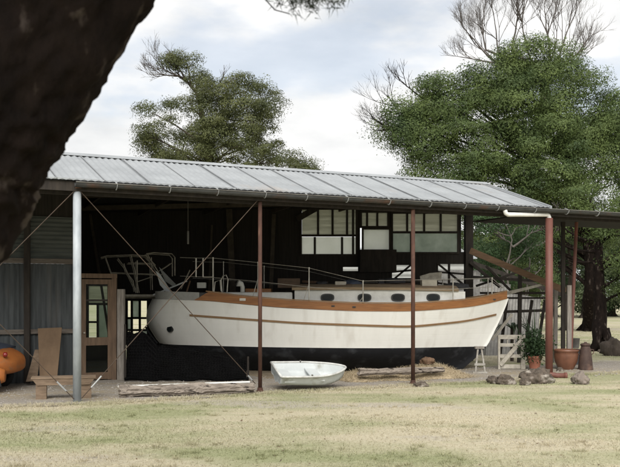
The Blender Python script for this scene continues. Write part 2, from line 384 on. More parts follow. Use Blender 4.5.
def lawn_litter():
    n=480; Y=8+10*RNG.random(n)**1.2; X=(RNG.random(n)*2-1)*(Y*.4)
    d=-(X+3.77)*UY+(Y-13.92)*UX; k=d<-.1; X=X[k]; Y=Y[k]; n=len(X)
    C=np.stack([X,Y,np.full(n,.018)],1); an=RNG.random(n)*6.28; L0=.010+.018*RNG.random(n)
    dd=np.stack([np.cos(an),np.sin(an),RNG.normal(0,.2,n)],1)*L0[:,None]; ss=np.stack([-np.sin(an),np.cos(an),RNG.normal(0,.3,n)],1)*(.006+.006*RNG.random(n))[:,None]
    o=fast_mesh('leaf_litter',np.stack([C-dd,C-ss,C+dd,C+ss],1).reshape(-1,3),4,MT['litter']); o['kind']='stuff'; o['label']='scattered brown dead leaves on the lawn'
    mb=MB()
    V=[]
    for i in range(420):
        y=8+7.5*random.random(); x=random.uniform(-.4,.4)*y
        if -(x+3.77)*UY+(y-13.92)*UX > -.2: continue
        if math.sin(x*.8+2)*math.sin(y*1.6+x*.4) < -.1: continue
        r=random.uniform(.03,.09)
        for k in range(46):
            a=random.uniform(0,6.28); q=r*random.random()**.5; px_,py_=x+math.cos(a)*q,y+math.sin(a)*q; h=random.uniform(.015,.05); b=random.uniform(0,6.28)
            w_=.0035; V += [(px_-math.cos(b)*w_,py_-math.sin(b)*w_,0),(px_+math.cos(b)*w_,py_+math.sin(b)*w_,0),(px_+math.cos(a)*h*.6,py_+math.sin(a)*h*.6,h)]
    for i in range(1500):
        t=random.uniform(-5,14.5); e=-.12-max(0,.22*math.sin(t*.8+1))+(0 if t<9 else .35)+random.gauss(-.02,.13); c=F(t,e); r=random.uniform(.02,.08)
        for k in range(26):
            a=random.uniform(0,6.28); q=r*random.random()**.5; px_,py_=c.x+math.cos(a)*q,c.y+math.sin(a)*q; h=random.uniform(.015,.05); b=random.uniform(0,6.28); w_=.004
            V += [(px_-math.cos(b)*w_,py_-math.sin(b)*w_,0),(px_+math.cos(b)*w_,py_+math.sin(b)*w_,0),(px_+math.cos(a)*h*.6,py_+math.sin(a)*h*.6,h)]
    o=fast_mesh('grass_tufts',np.array(V),3,MT['grass']); o['kind']='stuff'; o['label']='low tufts of greener grass dotted over the lawn'
lawn_litter()
# ------------------------------------------------------------------ the shed
EV = 3.62; RZ = 4.34; RD = 2.11; TE = 9.72
shed = thing('boat_shed', F(4.8,2,0), 'open fronted farm shed with pale iron roof sheltering the white boat', 'shed')
mb = MB(); up = Vector((UY*.3,-UX*.3,.95)).normalized()
sheet(mb, F(-5,-.13,EV-.04), F(TE,-.13,EV-.04), F(-5,RD,RZ), F(TE,RD,RZ), .115, .013, up, 'sine')
mb.build('roof', MT['roof'], shed, smooth=True)
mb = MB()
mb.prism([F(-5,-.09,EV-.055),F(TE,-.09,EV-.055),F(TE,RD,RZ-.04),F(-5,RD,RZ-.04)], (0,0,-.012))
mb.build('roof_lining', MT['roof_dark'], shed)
def rear_z(p):
    dn = -(p[0]+3.77)*UY+(p[1]-13.92)*UX - RD
    return RZ-.05*dn
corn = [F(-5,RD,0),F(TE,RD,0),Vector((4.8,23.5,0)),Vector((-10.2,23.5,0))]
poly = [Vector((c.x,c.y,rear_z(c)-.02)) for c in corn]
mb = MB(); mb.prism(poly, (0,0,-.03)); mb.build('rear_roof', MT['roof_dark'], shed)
mb = MB(); mb.bar(F(-5,-.118,EV-.03),F(TE,-.118,EV-.03),.012,.028); mb.build('eave_closure', MT['roof'], shed)
mb = MB(); rp = [F(-5.05,RD+.14,RZ+.012),F(-5.05,RD,RZ+.04),F(-5.05,RD-.16,RZ-.028),F(-5.05,RD-.16,RZ-.036),F(-5.05,RD,RZ+.02)]
mb.prism(rp, F(TE+.06,0)-F(-5.05,0)); mb.build('ridge_cap', MT['roof'], shed)
for k,t in enumerate(np.arange(-4.9,9.6,.76)):
    mb=MB(); q=Vector((0,0,.012)); mb.bar(F(t,-.135,EV-.04)+q,F(t,RD-.16,RZ-.045)+q,.014,.016,up=up); mb.build('sheet_lap', MT['lap'], shed)
mb = MB(); mb.prism([F(TE-.02,-.15,EV-.01),F(TE-.02,RD,RZ+.03),F(TE-.02,RD,RZ-.05),F(TE-.02,-.15,EV-.08)], F(.05,0)-F(0,0))
mb.build('barge_flashing', MT['roof'], shed)
# skillion at the right
mb = MB(); sheet(mb, F(TE+.08,-.10,EV-.10),F(18,-.10,EV-.10),F(TE+.08,2.7,EV-.10),F(18,2.7,EV-.10), .19,.013,(0,0,1)); mb.build('roof', MT['roof'], shed)
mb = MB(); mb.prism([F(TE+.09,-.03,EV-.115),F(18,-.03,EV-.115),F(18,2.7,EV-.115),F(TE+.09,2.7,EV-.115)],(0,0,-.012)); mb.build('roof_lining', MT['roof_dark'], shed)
# fascia, gutter, brackets
mb = MB(); mb.bar(F(-5,-.06,EV-.14),F(18,-.06,EV-.14),.03,.15); mb.build('fascia', MT['blackwood'], shed)
mb = MB(); r = .072; vs = []; fs = []; ts = np.arange(-.06,18.01,.36); n = 9
for i,t in enumerate(ts):
    sag = .006*math.sin(t*1.3)
    for k in range(n):
        a = math.pi*k/(n-1); vs.append(F(t,-.155-r*math.cos(a), EV-.085-r*math.sin(a)*1.05+sag))
    for k in range(n):
        a = math.pi*(1-k/(n-1)); vs.append(F(t,-.155-(r-.005)*math.cos(a), EV-.083-(r-.005)*math.sin(a)+sag))
for i in range(len(ts)-1):
    for k in range(2*n): fs.append((i*2*n+k, i*2*n+(k+1)%(2*n), (i+1)*2*n+(k+1)%(2*n), (i+1)*2*n+k))
fs.append(tuple(range(2*n)))
mb.add(vs,fs).build('gutter', MT['gutter'], shed, smooth=True)
mb = MB(); mb.tube([F(-.06,-.155-r-.004,EV-.085),F(18,-.155-r-.004,EV-.085)],.010,6); mb.build('gutter_bead', MT['tin'], shed)
for i in range(20):
    t = .62+i*.86+random.uniform(-.06,.06)
    if t > 14.5: break
    mb = MB(); pts = []
    for k in range(8):
        a = math.pi*(.02+.75*k/7); pts.append(F(t,-.155-(r+.006)*math.cos(a), EV-.085-(r+.006)*math.sin(a)*1.05))
    for a,b in zip(pts[:-1],pts[1:]): mb.bar(a,b,.024,.006,up=F(1,0)-F(0,0))
    mb.bar(F(t,-.155-r-.006,EV-.085),F(t,-.10,EV-.035),.024,.006)
    mb.build('gutter_bracket', MT['strap'], shed)
# posts
def post(t, rad, ztop, m, base=True, n=14, d=0):
    mb = MB(); mb.tube([F(t,d,-.05),F(t,d,ztop)], rad, n)
    o = mb.build('post', m, shed, smooth=False); o.data.polygons.foreach_set('use_smooth',[len(p.vertices)==4 for p in o.data.polygons])
    return o
post(0,.066,EV-.17,MT['galv'],n=18)
mb = MB(); mb.box(F(0,0,EV-.135),(.17,.17,.07)); mb.build('post_cap', MT['rust'], shed)
post(3.2,.036,EV-.08,MT['rust']); post(6.41,.040,EV-.08,MT['rust'])
for t in (3.2,6.41):
    mb = MB(); mb.lathe(F(t,0,0),[(.075,0),(.07,.03),(.05,.05),(.045,.09)],12); mb.build('post_foot', MT['rust'], shed)
post(-3.2,.066,EV-.17,MT['galv'],n=18)
post(13.3,.05,EV-.1,MT['rust'])
# downpipe with its white offset
tp = 9.75
dp = post(tp,.078,3.36,MT['redpipe'],n=20,d=-.06); dp.name = 'downpipe'
mb = MB(); a = F(8.52,-.155,EV-.16); b = F(tp,-.06,3.42)
mb.tube([a+Vector((0,0,.05)),a+Vector((0,0,-.02)),a+Vector((.015,.008,-.055)),a+Vector((.06,.03,-.08)),b+Vector((-.07,-.03,.012)),b+Vector((-.02,-.01,0)),b+Vector((0,0,-.05)),b+Vector((0,0,-.1))],[.046]*8,14)
mb.build('downpipe_offset', MT['pvc'], shed, smooth=True)
q = F(tp,-.06,.09); mb = MB(); mb.tube([q+Vector((-.05,-.02,.03)),q+Vector((.04,-.03,-.02)),q+Vector((.16,-.05,-.04)),q+Vector((.31,-.04,-.04))],[.06,.058,.055,.055],14)
mb.tube([q+Vector((.31,-.04,-.04)),q+Vector((.36,-.04,-.04))],.067,14); mb.build('drain_outlet', MT['redpipe'], shed, smooth=True)
# the posts of the skillion further back
for t,d,m,w,tl,z1 in ((11.77,1.75,'blackwood',.085,0,EV-.12),(11.97,1.6,'redpipe',.042,.08,EV-.12)):
    mb = MB()
    if m == 'blackwood': mb.bar(F(t,d,0),F(t+tl,d,z1),w,w)
    else: mb.tube([F(t-.12,d,0),F(t+tl,d,z1)],w,12)
    mb.build('post', MT[m], shed)
mb = MB(); mb.bar(F(11.80,1.58,0),F(11.80,1.58,1.98),.10,.09); mb.build('post', MT['greywood'], shed)
# front beams and rafters
mb = MB(); mb.bar(P(78,190.5,14.25),P(258,194.5,15.55),.05,.13); mb.build('beam', MT['beam'], shed)
mb = MB(); mb.bar(F(-5,.12,EV-.2),F(18,.12,EV-.2),.06,.12); mb.build('beam', MT['blackwood'], shed)
for i,t in enumerate(np.arange(-4.8,9.7,1.6)):
    mb = MB(); mb.bar(F(t,.2,EV-.05),F(t,RD-.05,RZ-.14),.05,.1); mb.build('rafter', MT['rafterwood'], shed)
    e = F(t,RD,0); q_=(22.9-e.y)/UX; b = Vector((e.x-UY*q_, e.y+UX*q_, 0))
    mb = MB(); mb.bar(Vector((e.x,e.y,RZ-.12)),Vector((b.x,b.y,rear_z(b)-.12)),.05,.1); mb.build('rafter', MT['rafterwood'], shed)
mb = MB(); mb.bar(F(-5,1.1,EV+.2),F(9.7,1.1,EV+.2),.05,.07); mb.build('purlin', MT['rafterwood'], shed)
mb = MB(); mb.bar(Vector((-6,19.5,rear_z((-6,19.5))-.16)),Vector((3.2,19.5,rear_z((3.2,19.5))-.16)),.06,.12); mb.build('purlin', MT['rafterwood'], shed)
mb = MB(); mb.bar(Vector((-7,21.4,rear_z((-7,21.4))-.16)),Vector((4.4,21.4,rear_z((4.4,21.4))-.16)),.06,.12); mb.build('purlin', MT['rafterwood'], shed)
# brace rods with turnbuckles
def rod(a, b, turn=None):
    a = Vector(a); b = Vector(b); mb = MB(); mb.tube([a,b],.0075,6); o = mb.build('brace_rod', MT['rod'], shed)
    if turn:
        mb = MB(); mb.tube([b.lerp(a,turn[0]),b.lerp(a,(turn[0]+2*turn[1])/3)],.014,8); mb.build('turnbuckle', MT['strap'], o)
rod(F(.05,-.05,3.4),F(3.12,.03,.16),(.02,.06))
rod(F(3.17,-.04,3.45),F(.06,-.05,.06),(.05,.13))
rod(F(-.06,-.05,3.4),F(-3.15,0,.08),(.05,.12))
rod(F(-3.15,-.04,3.4),F(-.06,-.05,.06),(.04,.11))
# left inner wall
WD = 3.5
def W(t,z,off=0): return F(t,WD+off,z)
nf = Vector((UY,-UX,0))
mb = MB(); mb.bar(W(-5,2.41,-.05),W(.62,2.41,-.05),.06,.10); mb.build('wall_rail', MT['bluegrey_rail'], shed)
mb = MB(); mb.bar(W(-5,1.02,-.05),W(.62,1.02,-.05),.05,.09); mb.build('wall_rail', MT['bluegrey_rail'], shed)
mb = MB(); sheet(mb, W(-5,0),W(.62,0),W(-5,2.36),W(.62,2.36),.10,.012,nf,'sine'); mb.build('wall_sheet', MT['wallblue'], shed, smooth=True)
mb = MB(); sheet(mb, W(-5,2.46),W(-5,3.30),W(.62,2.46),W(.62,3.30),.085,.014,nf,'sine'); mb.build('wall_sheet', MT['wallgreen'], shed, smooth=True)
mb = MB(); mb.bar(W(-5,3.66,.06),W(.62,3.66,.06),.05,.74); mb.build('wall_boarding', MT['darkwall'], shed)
for t in (-.32,-2.3,-4.2):
    mb = MB(); mb.bar(W(t,0,-.1),W(t,3.9,-.1),.11,.07); mb.build('stud', MT['blackwood'], shed)
mb = MB(); mb.bar(W(.66,0,-.04),W(.66,2.3,-.04),.07,.07); mb.build('stud', MT['blackwood'], shed)
# door
dt0,dt1,dz1 = .72,1.36,2.06
mbd = MB()
for t in (dt0+.05,dt1-.05): mbd.bar(W(t,.02,-.05),W(t,dz1,-.05),.045,.10,up=(F(1,0)-F(0,0)))
for z,h in ((.10,.14),(.80,.16),(2.01,.10)): mbd.bar(W(dt0+.10,z,-.05),W(dt1-.10,z,-.05),.044,h)
door = mbd.build('door', MT['doorwood'], shed)
mb = MB(); mb.prism([W(dt0+.1,.17,-.04),W(dt1-.1,.17,-.04),W(dt1-.1,.72,-.04),W(dt0+.1,.72,-.04)], -nf*.006); mb.build('pane', MT['clear'], door)
mb = MB(); mb.prism([W(dt0+.1,.88,-.04),W(dt1-.1,.88,-.04),W(dt1-.1,1.62,-.04),W(dt0+.1,1.62,-.04)], -nf*.006); mb.build('pane', MT['clear'], door)
mb = MB(); mb.prism([W(dt0+.1,1.65,-.04),W(dt1-.1,1.65,-.04),W(dt1-.1,1.96,-.04),W(dt0+.1,1.96,-.04)], -nf*.006); mb.build('pane', MT['clear'], door)
mb = MB(); mb.bar(W(dt0+.1,1.635,-.05),W(dt1-.1,1.635,-.05),.03,.035); mb.build('glazing_bar', MT['blackwood'], door)
mb = MB(); mb.tube([W(dt0+.06,.98,-.08),W(dt0+.06,.98,-.13)],.018,8); mb.build('handle', MT['oldsteel'], door)
mb = MB(); mb.bar(W(dt0-.04,0,-.05),W(dt0-.04,2.18,-.05),.09,.08); mb.bar(W(dt1+.04,0,-.05),W(dt1+.04,2.10,-.05),.09,.08); mb.bar(W(dt0-.085,2.13,-.052),W(dt1+.085,2.13,-.052),.092,.09); mb.build('door_frame', MT['doorwood'], shed)
mb = MB(); mb.bar(W(1.54,0,-.04),W(1.54,1.86,-.04),.14,.14); mb.build('post', MT['greywood'], shed)
# side wall going back beside the bow
a = W(.66,0,.1); b = Vector((-6.5,23,0)); mb = MB()
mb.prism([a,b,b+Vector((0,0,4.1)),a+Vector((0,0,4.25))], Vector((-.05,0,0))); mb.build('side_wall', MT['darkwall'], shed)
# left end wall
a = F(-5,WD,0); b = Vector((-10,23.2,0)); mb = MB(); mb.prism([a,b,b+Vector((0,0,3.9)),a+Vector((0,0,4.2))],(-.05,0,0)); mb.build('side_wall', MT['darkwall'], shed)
# rear wall with openings
YR = 23.0; KR = YR/FPX
def RX(px): return (px-310)*KR
def RZp(py): return EYE-(py-HOR)*KR
holes = [(300,208,357.5,256),(360,211,389,255),(391,212,459,254),(461,214,464,252),(343,267,358,271),(392,265,414,278),(438,264,464,292),(126,299,149,341),(120,345,134,360),(87,284,111,340)]
HW = [(RX(a),RZp(d),RX(c),RZp(b)) for a,b,c,d in holes]
x0,x1,zt = -6.5,RX(465),4.2
xs = sorted({x0,x1,*[h[0] for h in HW],*[h[2] for h in HW]}); zs = sorted({0,zt,*[h[1] for h in HW],*[h[3] for h in HW]})
xs = [x for x in xs if x0 <= x <= x1]
mb = MB()
for i in range(len(xs)-1):
    run = None
    for j in range(len(zs)-1):
        cx = (xs[i]+xs[i+1])/2; cz = (zs[j]+zs[j+1])/2
        solid = not any(h[0] < cx < h[2] and h[1] < cz < h[3] for h in HW)
        if solid and run is None: run = zs[j]
        if run is not None and (not solid or j == len(zs)-2):
            top = zs[j] if not solid else zs[j+1]
            mb.box(((xs[i]+xs[i+1])/2, YR, (run+top)/2),(xs[i+1]-xs[i],.06,top-run)); run = None
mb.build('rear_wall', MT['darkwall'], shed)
mb = MB(); sheet(mb, (RX(150),YR-.05,.1),(RX(296),YR-.05,.1),(RX(150),YR-.05,4.1),(RX(296),YR-.05,4.1),.12,.014,(0,-1,0),'sine')
def window(rect, vbars, hbars, panes, proud=0.):
    x0_,y0_,x1_,y1_ = rect; y_ = YR-.02-proud
    mb = MB(); fw = .05
    X0,X1,Z0,Z1 = RX(x0_),RX(x1_),RZp(y1_),RZp(y0_)
    for z in (Z0+fw/2,Z1-fw/2): mb.bar((X0,y_,z),(X1,y_,z),.07,fw)
    for x in (X0+fw/2,X1-fw/2): mb.bar((x,y_,Z0+fw),(x,y_,Z1-fw),fw,.07)
    for x,ya,yb in vbars: mb.bar((RX(x),y_-.003,RZp(yb)),(RX(x),y_-.003,RZp(ya)),.055,.06)
    for y,xa,xb in hbars: mb.bar((RX(xa),y_-.006,RZp(y)),(RX(xb),y_-.006,RZp(y)),.06,.055)
    w = mb.build('window', MT['blackwood'], shed)
    for (xa,ya,xb,yb,m) in panes:
        pb = MB(); pb.box((RX((xa+xb)/2), y_+.012, RZp((ya+yb)/2)),((xb-xa)*KR,.006,(yb-ya)*KR)); pb.build('pane', MT[m], w)
window((300,208,357.5,256),[(314.8,237,256),(342,237,256),(353,208,256),(318,209,236),(332.5,209,236),(347,209,236)],[(235.6,300,357.5)],
       [(300,237,315,255,'frost'),(315,237,342,255,'frost'),(342,237,353,255,'frost'),(353,237,357.5,255,'frost'),
        (302,209,318,235,'dirty'),(318,209,332.5,235,'dirty'),(332.5,209,347,235,'dirty'),(347,209,357,235,'dirty')])
window((360,211,389,228),[(367,211,228),(377.2,211,228)],[],[(360,212,367,227,'dirty'),(367,212,377.2,227,'dirty'),(377.2,212,389,227,'dirty')])
window((361.5,228,390.5,255),[],[],[(363,229,389,254,'frost')],proud=.08)
window((391,212,459,254),[(407,212,232),(424,212,232),(440.5,212,232),(411,232,254)],[(232.4,391,459)],
       [(392,213,407,232,'dirty'),(407,213,424,232,'dirty'),(424,213,440.5,232,'dirty'),(440.5,213,458,232,'dirty'),(392,233,411,253,'frostgreen'),(411,233,458,253,'frostgreen')])
window((126,299,149,341),[(132,299,341),(140,299,341)],[(318,126,149),(330,126,149)],[(132,300,140,318,'frostgreen'),(126,318,132,330,'frostgreen'),(140,330,149,341,'frostgreen')])
window((87,284,111,340),[(98,304,340)],[(304,87,111),(322,87,98)],[(87,284,111,304,'dirty'),(98,304,111,340,'frostgreen')])
mb = MB(); mb.bar(P(297,219,YR-.09),P(320,206,YR-.09),.05,.16); mb.build('brace', MT['blackwood'], shed)
mb = MB()
for (a,b,c,d) in ((392,272,414,270),(394,279,412,264),(438,272,464,274),(438,283,464,287),(437,263,464,285),(449,264,449,292)):
    MB().bar(P(a,b,YR-.03),P(c,d,YR-.03),.06,.05).build('lattice_bar', MT['blackwood'], shed)
mb = MB(); mb.bar((RX(468.5),YR-.05,0),(RX(468.5),YR-.05,4.25),.2,.2); mb.build('post', MT['blackwood'], shed)
mb = MB(); mb.bar(P(360,261,YR-.06),P(396,261,YR-.06),.3,.0+.6); mb.build('cupboard', MT['blackwood'], shed)
mb = MB(); mb.bar((RX(470),YR-.06,rear_z((4.3,23))-.16),F(TE,RD-.5,EV+.35),.08,.16); mb.build('beam', MT['blackwood'], shed)

# thing seen through the rear windows: a pale sheet-iron neighbour
nb = thing('iron_shed', (2.0,27.5,0), 'pale corrugated iron shed standing behind the rear windows', 'shed')
mb = MB(); sheet(mb,(-1.6,27.2,0),(-1.6,27.2,2.9),(5.1,27.2,0),(5.1,27.2,2.9),.17,.02,(0,-1,0),'sine'); mb.build('wall', MT['palewall'], nb, smooth=True)
mb = MB(); mb.prism([(-1.6,27.25,0),(-1.6,30,0),(-1.6,30,3.3),(-1.6,27.25,2.88)],(.04,0,0)); mb.prism([(5.1,27.25,0),(5.1,30,0),(5.1,30,3.3),(5.1,27.25,2.88)],(-.04,0,0)); mb.prism([(-1.55,30,0),(5.05,30,0),(5.05,30,3.3),(-1.55,30,3.3)],(0,-.04,0)); mb.build('wall', MT['palewall'], nb)
mb = MB(); mb.prism([(-1.75,27.0,2.9),(5.25,27.0,2.9),(5.25,30.2,3.4),(-1.75,30.2,3.4)],(0,0,.03)); mb.build('roof', MT['roof'], nb)

# ------------------------------------------------------------------ the boat
YC = 20.2; HB = 1.36
xl = smooth_curve([0,.3,.62,.97,1.16,1.42,1.66,2.0],[v*.993 for v in (-2.58,-3.1,-3.57,-3.80,-3.876,-3.85,-3.73,-3.6)])
xr = smooth_curve([0,.3,.57,1.16,1.56,1.70,2.0],[3.57,3.92,4.17,4.46,4.63,4.67,4.72])
zsh = smooth_curve([-4,-3.73,-2.3,-.65,1.0,2.26,3.7,4.4,4.8],[1.67,1.66,1.62,1.465,1.385,1.38,1.47,1.60,1.70])
def zwl(X): return .615-.009*(X+3.6)
def hb(X, z):
    zs_ = zsh(X); a,b = xl(z),xr(z); u = min(1,max(0,(X-a)/(b-a))); w = 2*u-1
    f = max(0,1-.28*w*w-.72*abs(w)**26) if w < 0 else max(0,1-w**2.4)
    q = z/zs_
    if q > .42: g = 1-.30*(1-q)**2
    else:
        g = .90*(.42+.58*math.sin(min(1,q/.42)*math.pi/2))
    e = abs(w)**2.5; gv = min(1,.15+.85*q)
    g = g*(1-e)+gv*e*g
    return HB*f*g
boat = thing('sailing_boat', (.4,YC,0), 'white wooden sailing boat with black bottom stored ashore inside the open shed', 'boat')
NU = 96
def hull_patch(zrows):
    mb = MB()
    for side in (-1,1):
        vs = []; fs = []
        nr = len(zrows)
        for i in range(NU+1):
            u = .5-.5*math.cos(math.pi*i/NU)
            Xs = -3.70+u*(4.67+3.70)
            for fz in zrows:
                z = fz(Xs); X = xl(z)+u*(xr(z)-xl(z))
                y = 0 if i in (0,NU) else hb(X,z)
                vs.append((X,YC+side*max(y,.03 if 0<i<NU else .0),z))
        for i in range(NU):
            for j in range(nr-1):
                f = (i*nr+j,(i+1)*nr+j,(i+1)*nr+j+1,i*nr+j+1)
                fs.append(f if side < 0 else f[::-1])
        mb.add(vs,fs)
    return mb
top_rows = [(lambda X,k=k: zwl(X)+(zsh(X)-zwl(X))*k/12) for k in range(13)]
bot_rows = [(lambda X,k=k: .02+(zwl(X)-.02)*k/10) for k in range(11)]
hull = hull_patch(top_rows).build('hull', MT['hullwhite'], boat, smooth=True)
hull_patch(bot_rows).build('underbody', MT['antifoul'], boat, smooth=True)
mb = MB(); mb.box((.5,YC,.02),(6.0,.2,.06)); mb.build('keel', MT['antifoul'], boat)
# deck
mb = MB(); vs=[]; fs=[]
for i in range(61):
    X = -3.66+i*(8.29/60); z = zsh(X)-.03; y = hb(X,z)
    vs += [(X,YC-y+.01,z),(X,YC,z+.05),(X,YC+y-.01,z)]
for i in range(60):
    for j in range(2): fs.append((i*3+j,(i+1)*3+j,(i+1)*3+j+1,i*3+j+1))
mb.add(vs,fs).build('deck', MT['deck'], boat, smooth=True)
def band(name, m, Xa, Xb, zlo, zhi, out, thick, n=70, sides=(-1,1), smooth=True):
    for side in sides:
        mb = MB(); vs=[]; fs=[]
        for i in range(n+1):
            X = Xa+(Xb-Xa)*i/n; lo,hi = zlo(X),zhi(X)
            yl = hb(X,min(lo,zsh(X)))+out; yh = hb(X,min(hi,zsh(X)))+out
            for y,z in ((yl,lo),(yh,hi),(yh-thick,hi),(yl-thick,lo)): vs.append((X,YC+side*y,z))
        for i in range(n):
            for k in range(4):
                f = (i*4+k,(i+1)*4+k,(i+1)*4+(k+1)%4,i*4+(k+1)%4); fs.append(f if side<0 else f[::-1])
        fs.append((0,1,2,3)); fs.append((n*4+3,n*4+2,n*4+1,n*4))
        mb.add(vs,fs).build(name, m, boat)
rail_top = lambda X: zsh(X)+.175+.04*max(0,(-1.6-X))
def rail_taper(X):
    return zsh(X)+(rail_top(X)-zsh(X))*min(1,max(.08,(X+2.55)/.3))
band('bulwark_rail', MT['varnish'], -2.55, 4.62, lambda X: zsh(X)+.004, rail_taper, .022, .05)
band('rail_cap', MT['strake'], -2.3, 4.62, lambda X: rail_top(X)+.003, lambda X: rail_top(X)+.026, .035, .075)
band('bow_bulwark', MT['deck'], -3.50, -2.45, lambda X: zsh(X)+.004, lambda X: zsh(X)+.18, .0, .04)
zst = smooth_curve([-2.9,-.25,2.26,3.6,4.45],[1.31,1.13,1.04,1.15,1.31])
band('rubbing_strake', MT['strake'], -2.68, 4.35, lambda X: zst(X)-.022, lambda X: zst(X)+.022, .028, .04)
# plank seams and stem band
mb = MB(); mb.tube([(xl(z)+.012,YC-hb(xl(z)+.16,z)-.004,z) for z in np.linspace(1.02,.64,8)],.022,8); mb.build('stem_band', MT['antifoul'], boat)
mb = MB(); X=(168-310)*19.15/FPX; z=EYE-(329-HOR)*19.15/FPX; yh=YC-hb(X,z)
o = MB(); o.tube([(X+.02,yh+.03,z),(X-.01,yh-.014,z)],.085,20).build('hawse_port', MT['portrim'], boat)
MB().tube([(X-.01,yh-.012,z),(X-.014,yh-.02,z)],.062,18).build('port_glass', MT['brass'], boat)
for px,py,Yq,s in ((243,299.5,19.0,.055),(333,306,18.85,.03),(354,307,18.85,.03),(497,299.5,19.6,.03)):
    X=(px-310)*Yq/FPX; z=EYE-(py-HOR)*Yq/FPX; y=YC-hb(X,zsh(X))-.03
    MB().box((X,y,z),(s*2.4,.02,s)).build('fairlead', MT['steel'] if s>.05 else MT['portrim'], boat)
# cabin
def cz(X): return max(zsh(X),1.38)
cabin_y = .80
mb = MB(); vs=[]; fs=[]; n=40; Xa,Xb=-.35,3.55
for i in range(n+1):
    X=Xa+(Xb-Xa)*i/n; k=(X-Xa)/(Xb-Xa); y=cabin_y*(1-.30*max(0,k-.6)/.4-.15*max(0,.3-k)/.3); zt=1.855+.02*math.sin(k*math.pi)-.03*k
    for s in (-1,1): vs += [(X,YC+s*y,1.30),(X,YC+s*(y-.03),zt)]
for i in range(n):
    a=i*4; b=a+4; fs += [(a,b,b+1,a+1),(a+2,a+3,b+3,b+2),(a+1,b+1,b+3,a+3)]
fs += [(0,1,3,2),(n*4,n*4+2,n*4+3,n*4+1)]
cabin = mb.add(vs,fs).build('cabin', MT['whitepaint'], boat)
mb = MB(); vs=[]; fs=[]
for i in range(n+1):
    X=Xa-.06+(Xb-.1-Xa)*i/n; k=i/n; y=cabin_y*(1-.30*max(0,k-.6)/.4-.15*max(0,.3-k)/.3)+.05; zt=1.858+.02*math.sin(k*math.pi)-.03*k
    for j in range(7):
        q=-1+2*j/6; vs.append((X,YC+q*y,zt+.055+.09*(1-q*q)))
    for j in range(7):
        q=1-2*j/6; vs.append((X,YC+q*y,zt))
for i in range(n):
    for k in range(14): fs.append((i*14+k,(i+1)*14+k,(i+1)*14+(k+1)%14,i*14+(k+1)%14))
fs += [tuple(range(14)),tuple(range(n*14+13,n*14-1,-1))]
mb.add(vs,fs).build('cabin_roof', MT['canvas'], boat)
for px in (327.5,364.5,398,434):
    Yq=YC-cabin_y-.0; X=(px-310)*Yq/FPX; k=(X-Xa)/(Xb-Xa); y=YC-cabin_y*(1-.30*max(0,k-.6)/.4-.15*max(0,.3-k)/.3)+.012; z=1.69
    def oval(rx,rz,y0,y1):
        m_=MB(); N_=24; A=[(X+rx*math.copysign(abs(math.cos(a))**.75,math.cos(a)),y0,z+rz*math.copysign(abs(math.sin(a))**.75,math.sin(a))) for a in [2*math.pi*i/N_ for i in range(N_)]]
        return m_.prism(A,(0,y1-y0,0))
    ph = oval(.155,.088,y,y-.03).build('porthole', MT['portrim'], cabin)
    oval(.125,.062,y-.032,y-.036).build('port_glass', MT['brass'], cabin)
# low forward trunk and hatch
mb = MB(); mb.box((-1.35,YC,1.66),(1.9,1.3,.30)); mb.build('fore_trunk', MT['whitepaint'], boat, bevel=.03)
mb = MB(); mb.box((-1.2,YC,1.85),(.6,.6,.09)); mb.build('hatch', MT['varnish'], boat, bevel=.01)
mb = MB(); mb.tube([(-1.55,YC-.45,1.8),(-1.55,YC-.45,1.93),(-1.57,YC-.46,1.99),(-1.66,YC-.5,2.02)],[.05,.05,.06,.085],12); mb.build('cowl_vent', MT['whitepaint'], boat, smooth=True)
mb = MB(); mb.box((-2.5,YC-.35,1.97),(.2,.15,.13)); mb.build('horn_box', MT['whitepaint'], boat, bevel=.01)
# stanchions and lifelines
def dk(px, py, far=False):
    X0=(px-310)*19.0/FPX
    for _ in range(4):
        y=YC-max(0,hb(X0,zsh(X0))-.07); X0=(px-310)*y/FPX
    z=EYE-(py-HOR)*y/FPX
    return Vector((X0,y,z))
st = [(213,258),(258,262.5),(309,268),(363,281),(453,279),(492,278)]
def mir(v): return Vector((v.x,2*YC-v.y,v.z))
for px,py in st:
    t_=dk(px,py); X=t_.x
    for q in (t_,mir(t_)):
        b_=Vector((q.x,q.y,zsh(X)+.16)); mb=MB(); mb.tube([b_,q],.013,8); mb.tube([q+Vector((0,0,-.01)),q+Vector((0,0,.015))],.02,8); mb.tube([b_+Vector((0,0,-.02)),b_+Vector((0,0,.03))],.028,8)
        mb.build('stanchion', MT['steel'], boat)
    if px in (309,363,258):
        mb=MB(); mb.tube([t_+Vector((0,0,-.35)),Vector((t_.x-.14,t_.y+.05,zsh(X)+.12))],.008,6); mb.build('stanchion_stay', MT['steel'], boat)
up_ = [dk(180,257.5),dk(196,258)]+[dk(*s) for s in st]+[dk(503,288)]
lo_ = [dk(180,276),dk(213,277.5),dk(258,281.5),dk(309,287),dk(363,291),dk(453,289),dk(492,287)]
for L_ in (up_,lo_):
    for mm in (0,1):
        mb=MB(); mb.tube([mir(p) if mm else p for p in L_],.006,6); mb.build('lifeline', MT['steel'], boat)
for px in (196,203,213):
    mb=MB(); mb.tube([dk(px,258),dk(px,277)],.016,8); mb.build('gate_rail', MT['steel'], boat)
mb=MB(); mb.tube([dk(203,277),dk(213.5,277)],.016,8); mb.build('gate_rail', MT['steel'], boat)
mb=MB(); pts=[P(222,293,19.3),P(221,280,19.3),P(223,276,19.3),P(226,275,19.3),P(228,279,19.3),P(227,292,19.3)]; mb.tube(pts,.014,8); mb.build('grab_hoop', MT['steel'], boat)
mb=MB(); mb.tube([P(214,292,19.3),P(215,282,19.3),P(220,280,19.3),P(221,291,19.3)],.012,8); mb.build('grab_hoop', MT['steel'], boat)
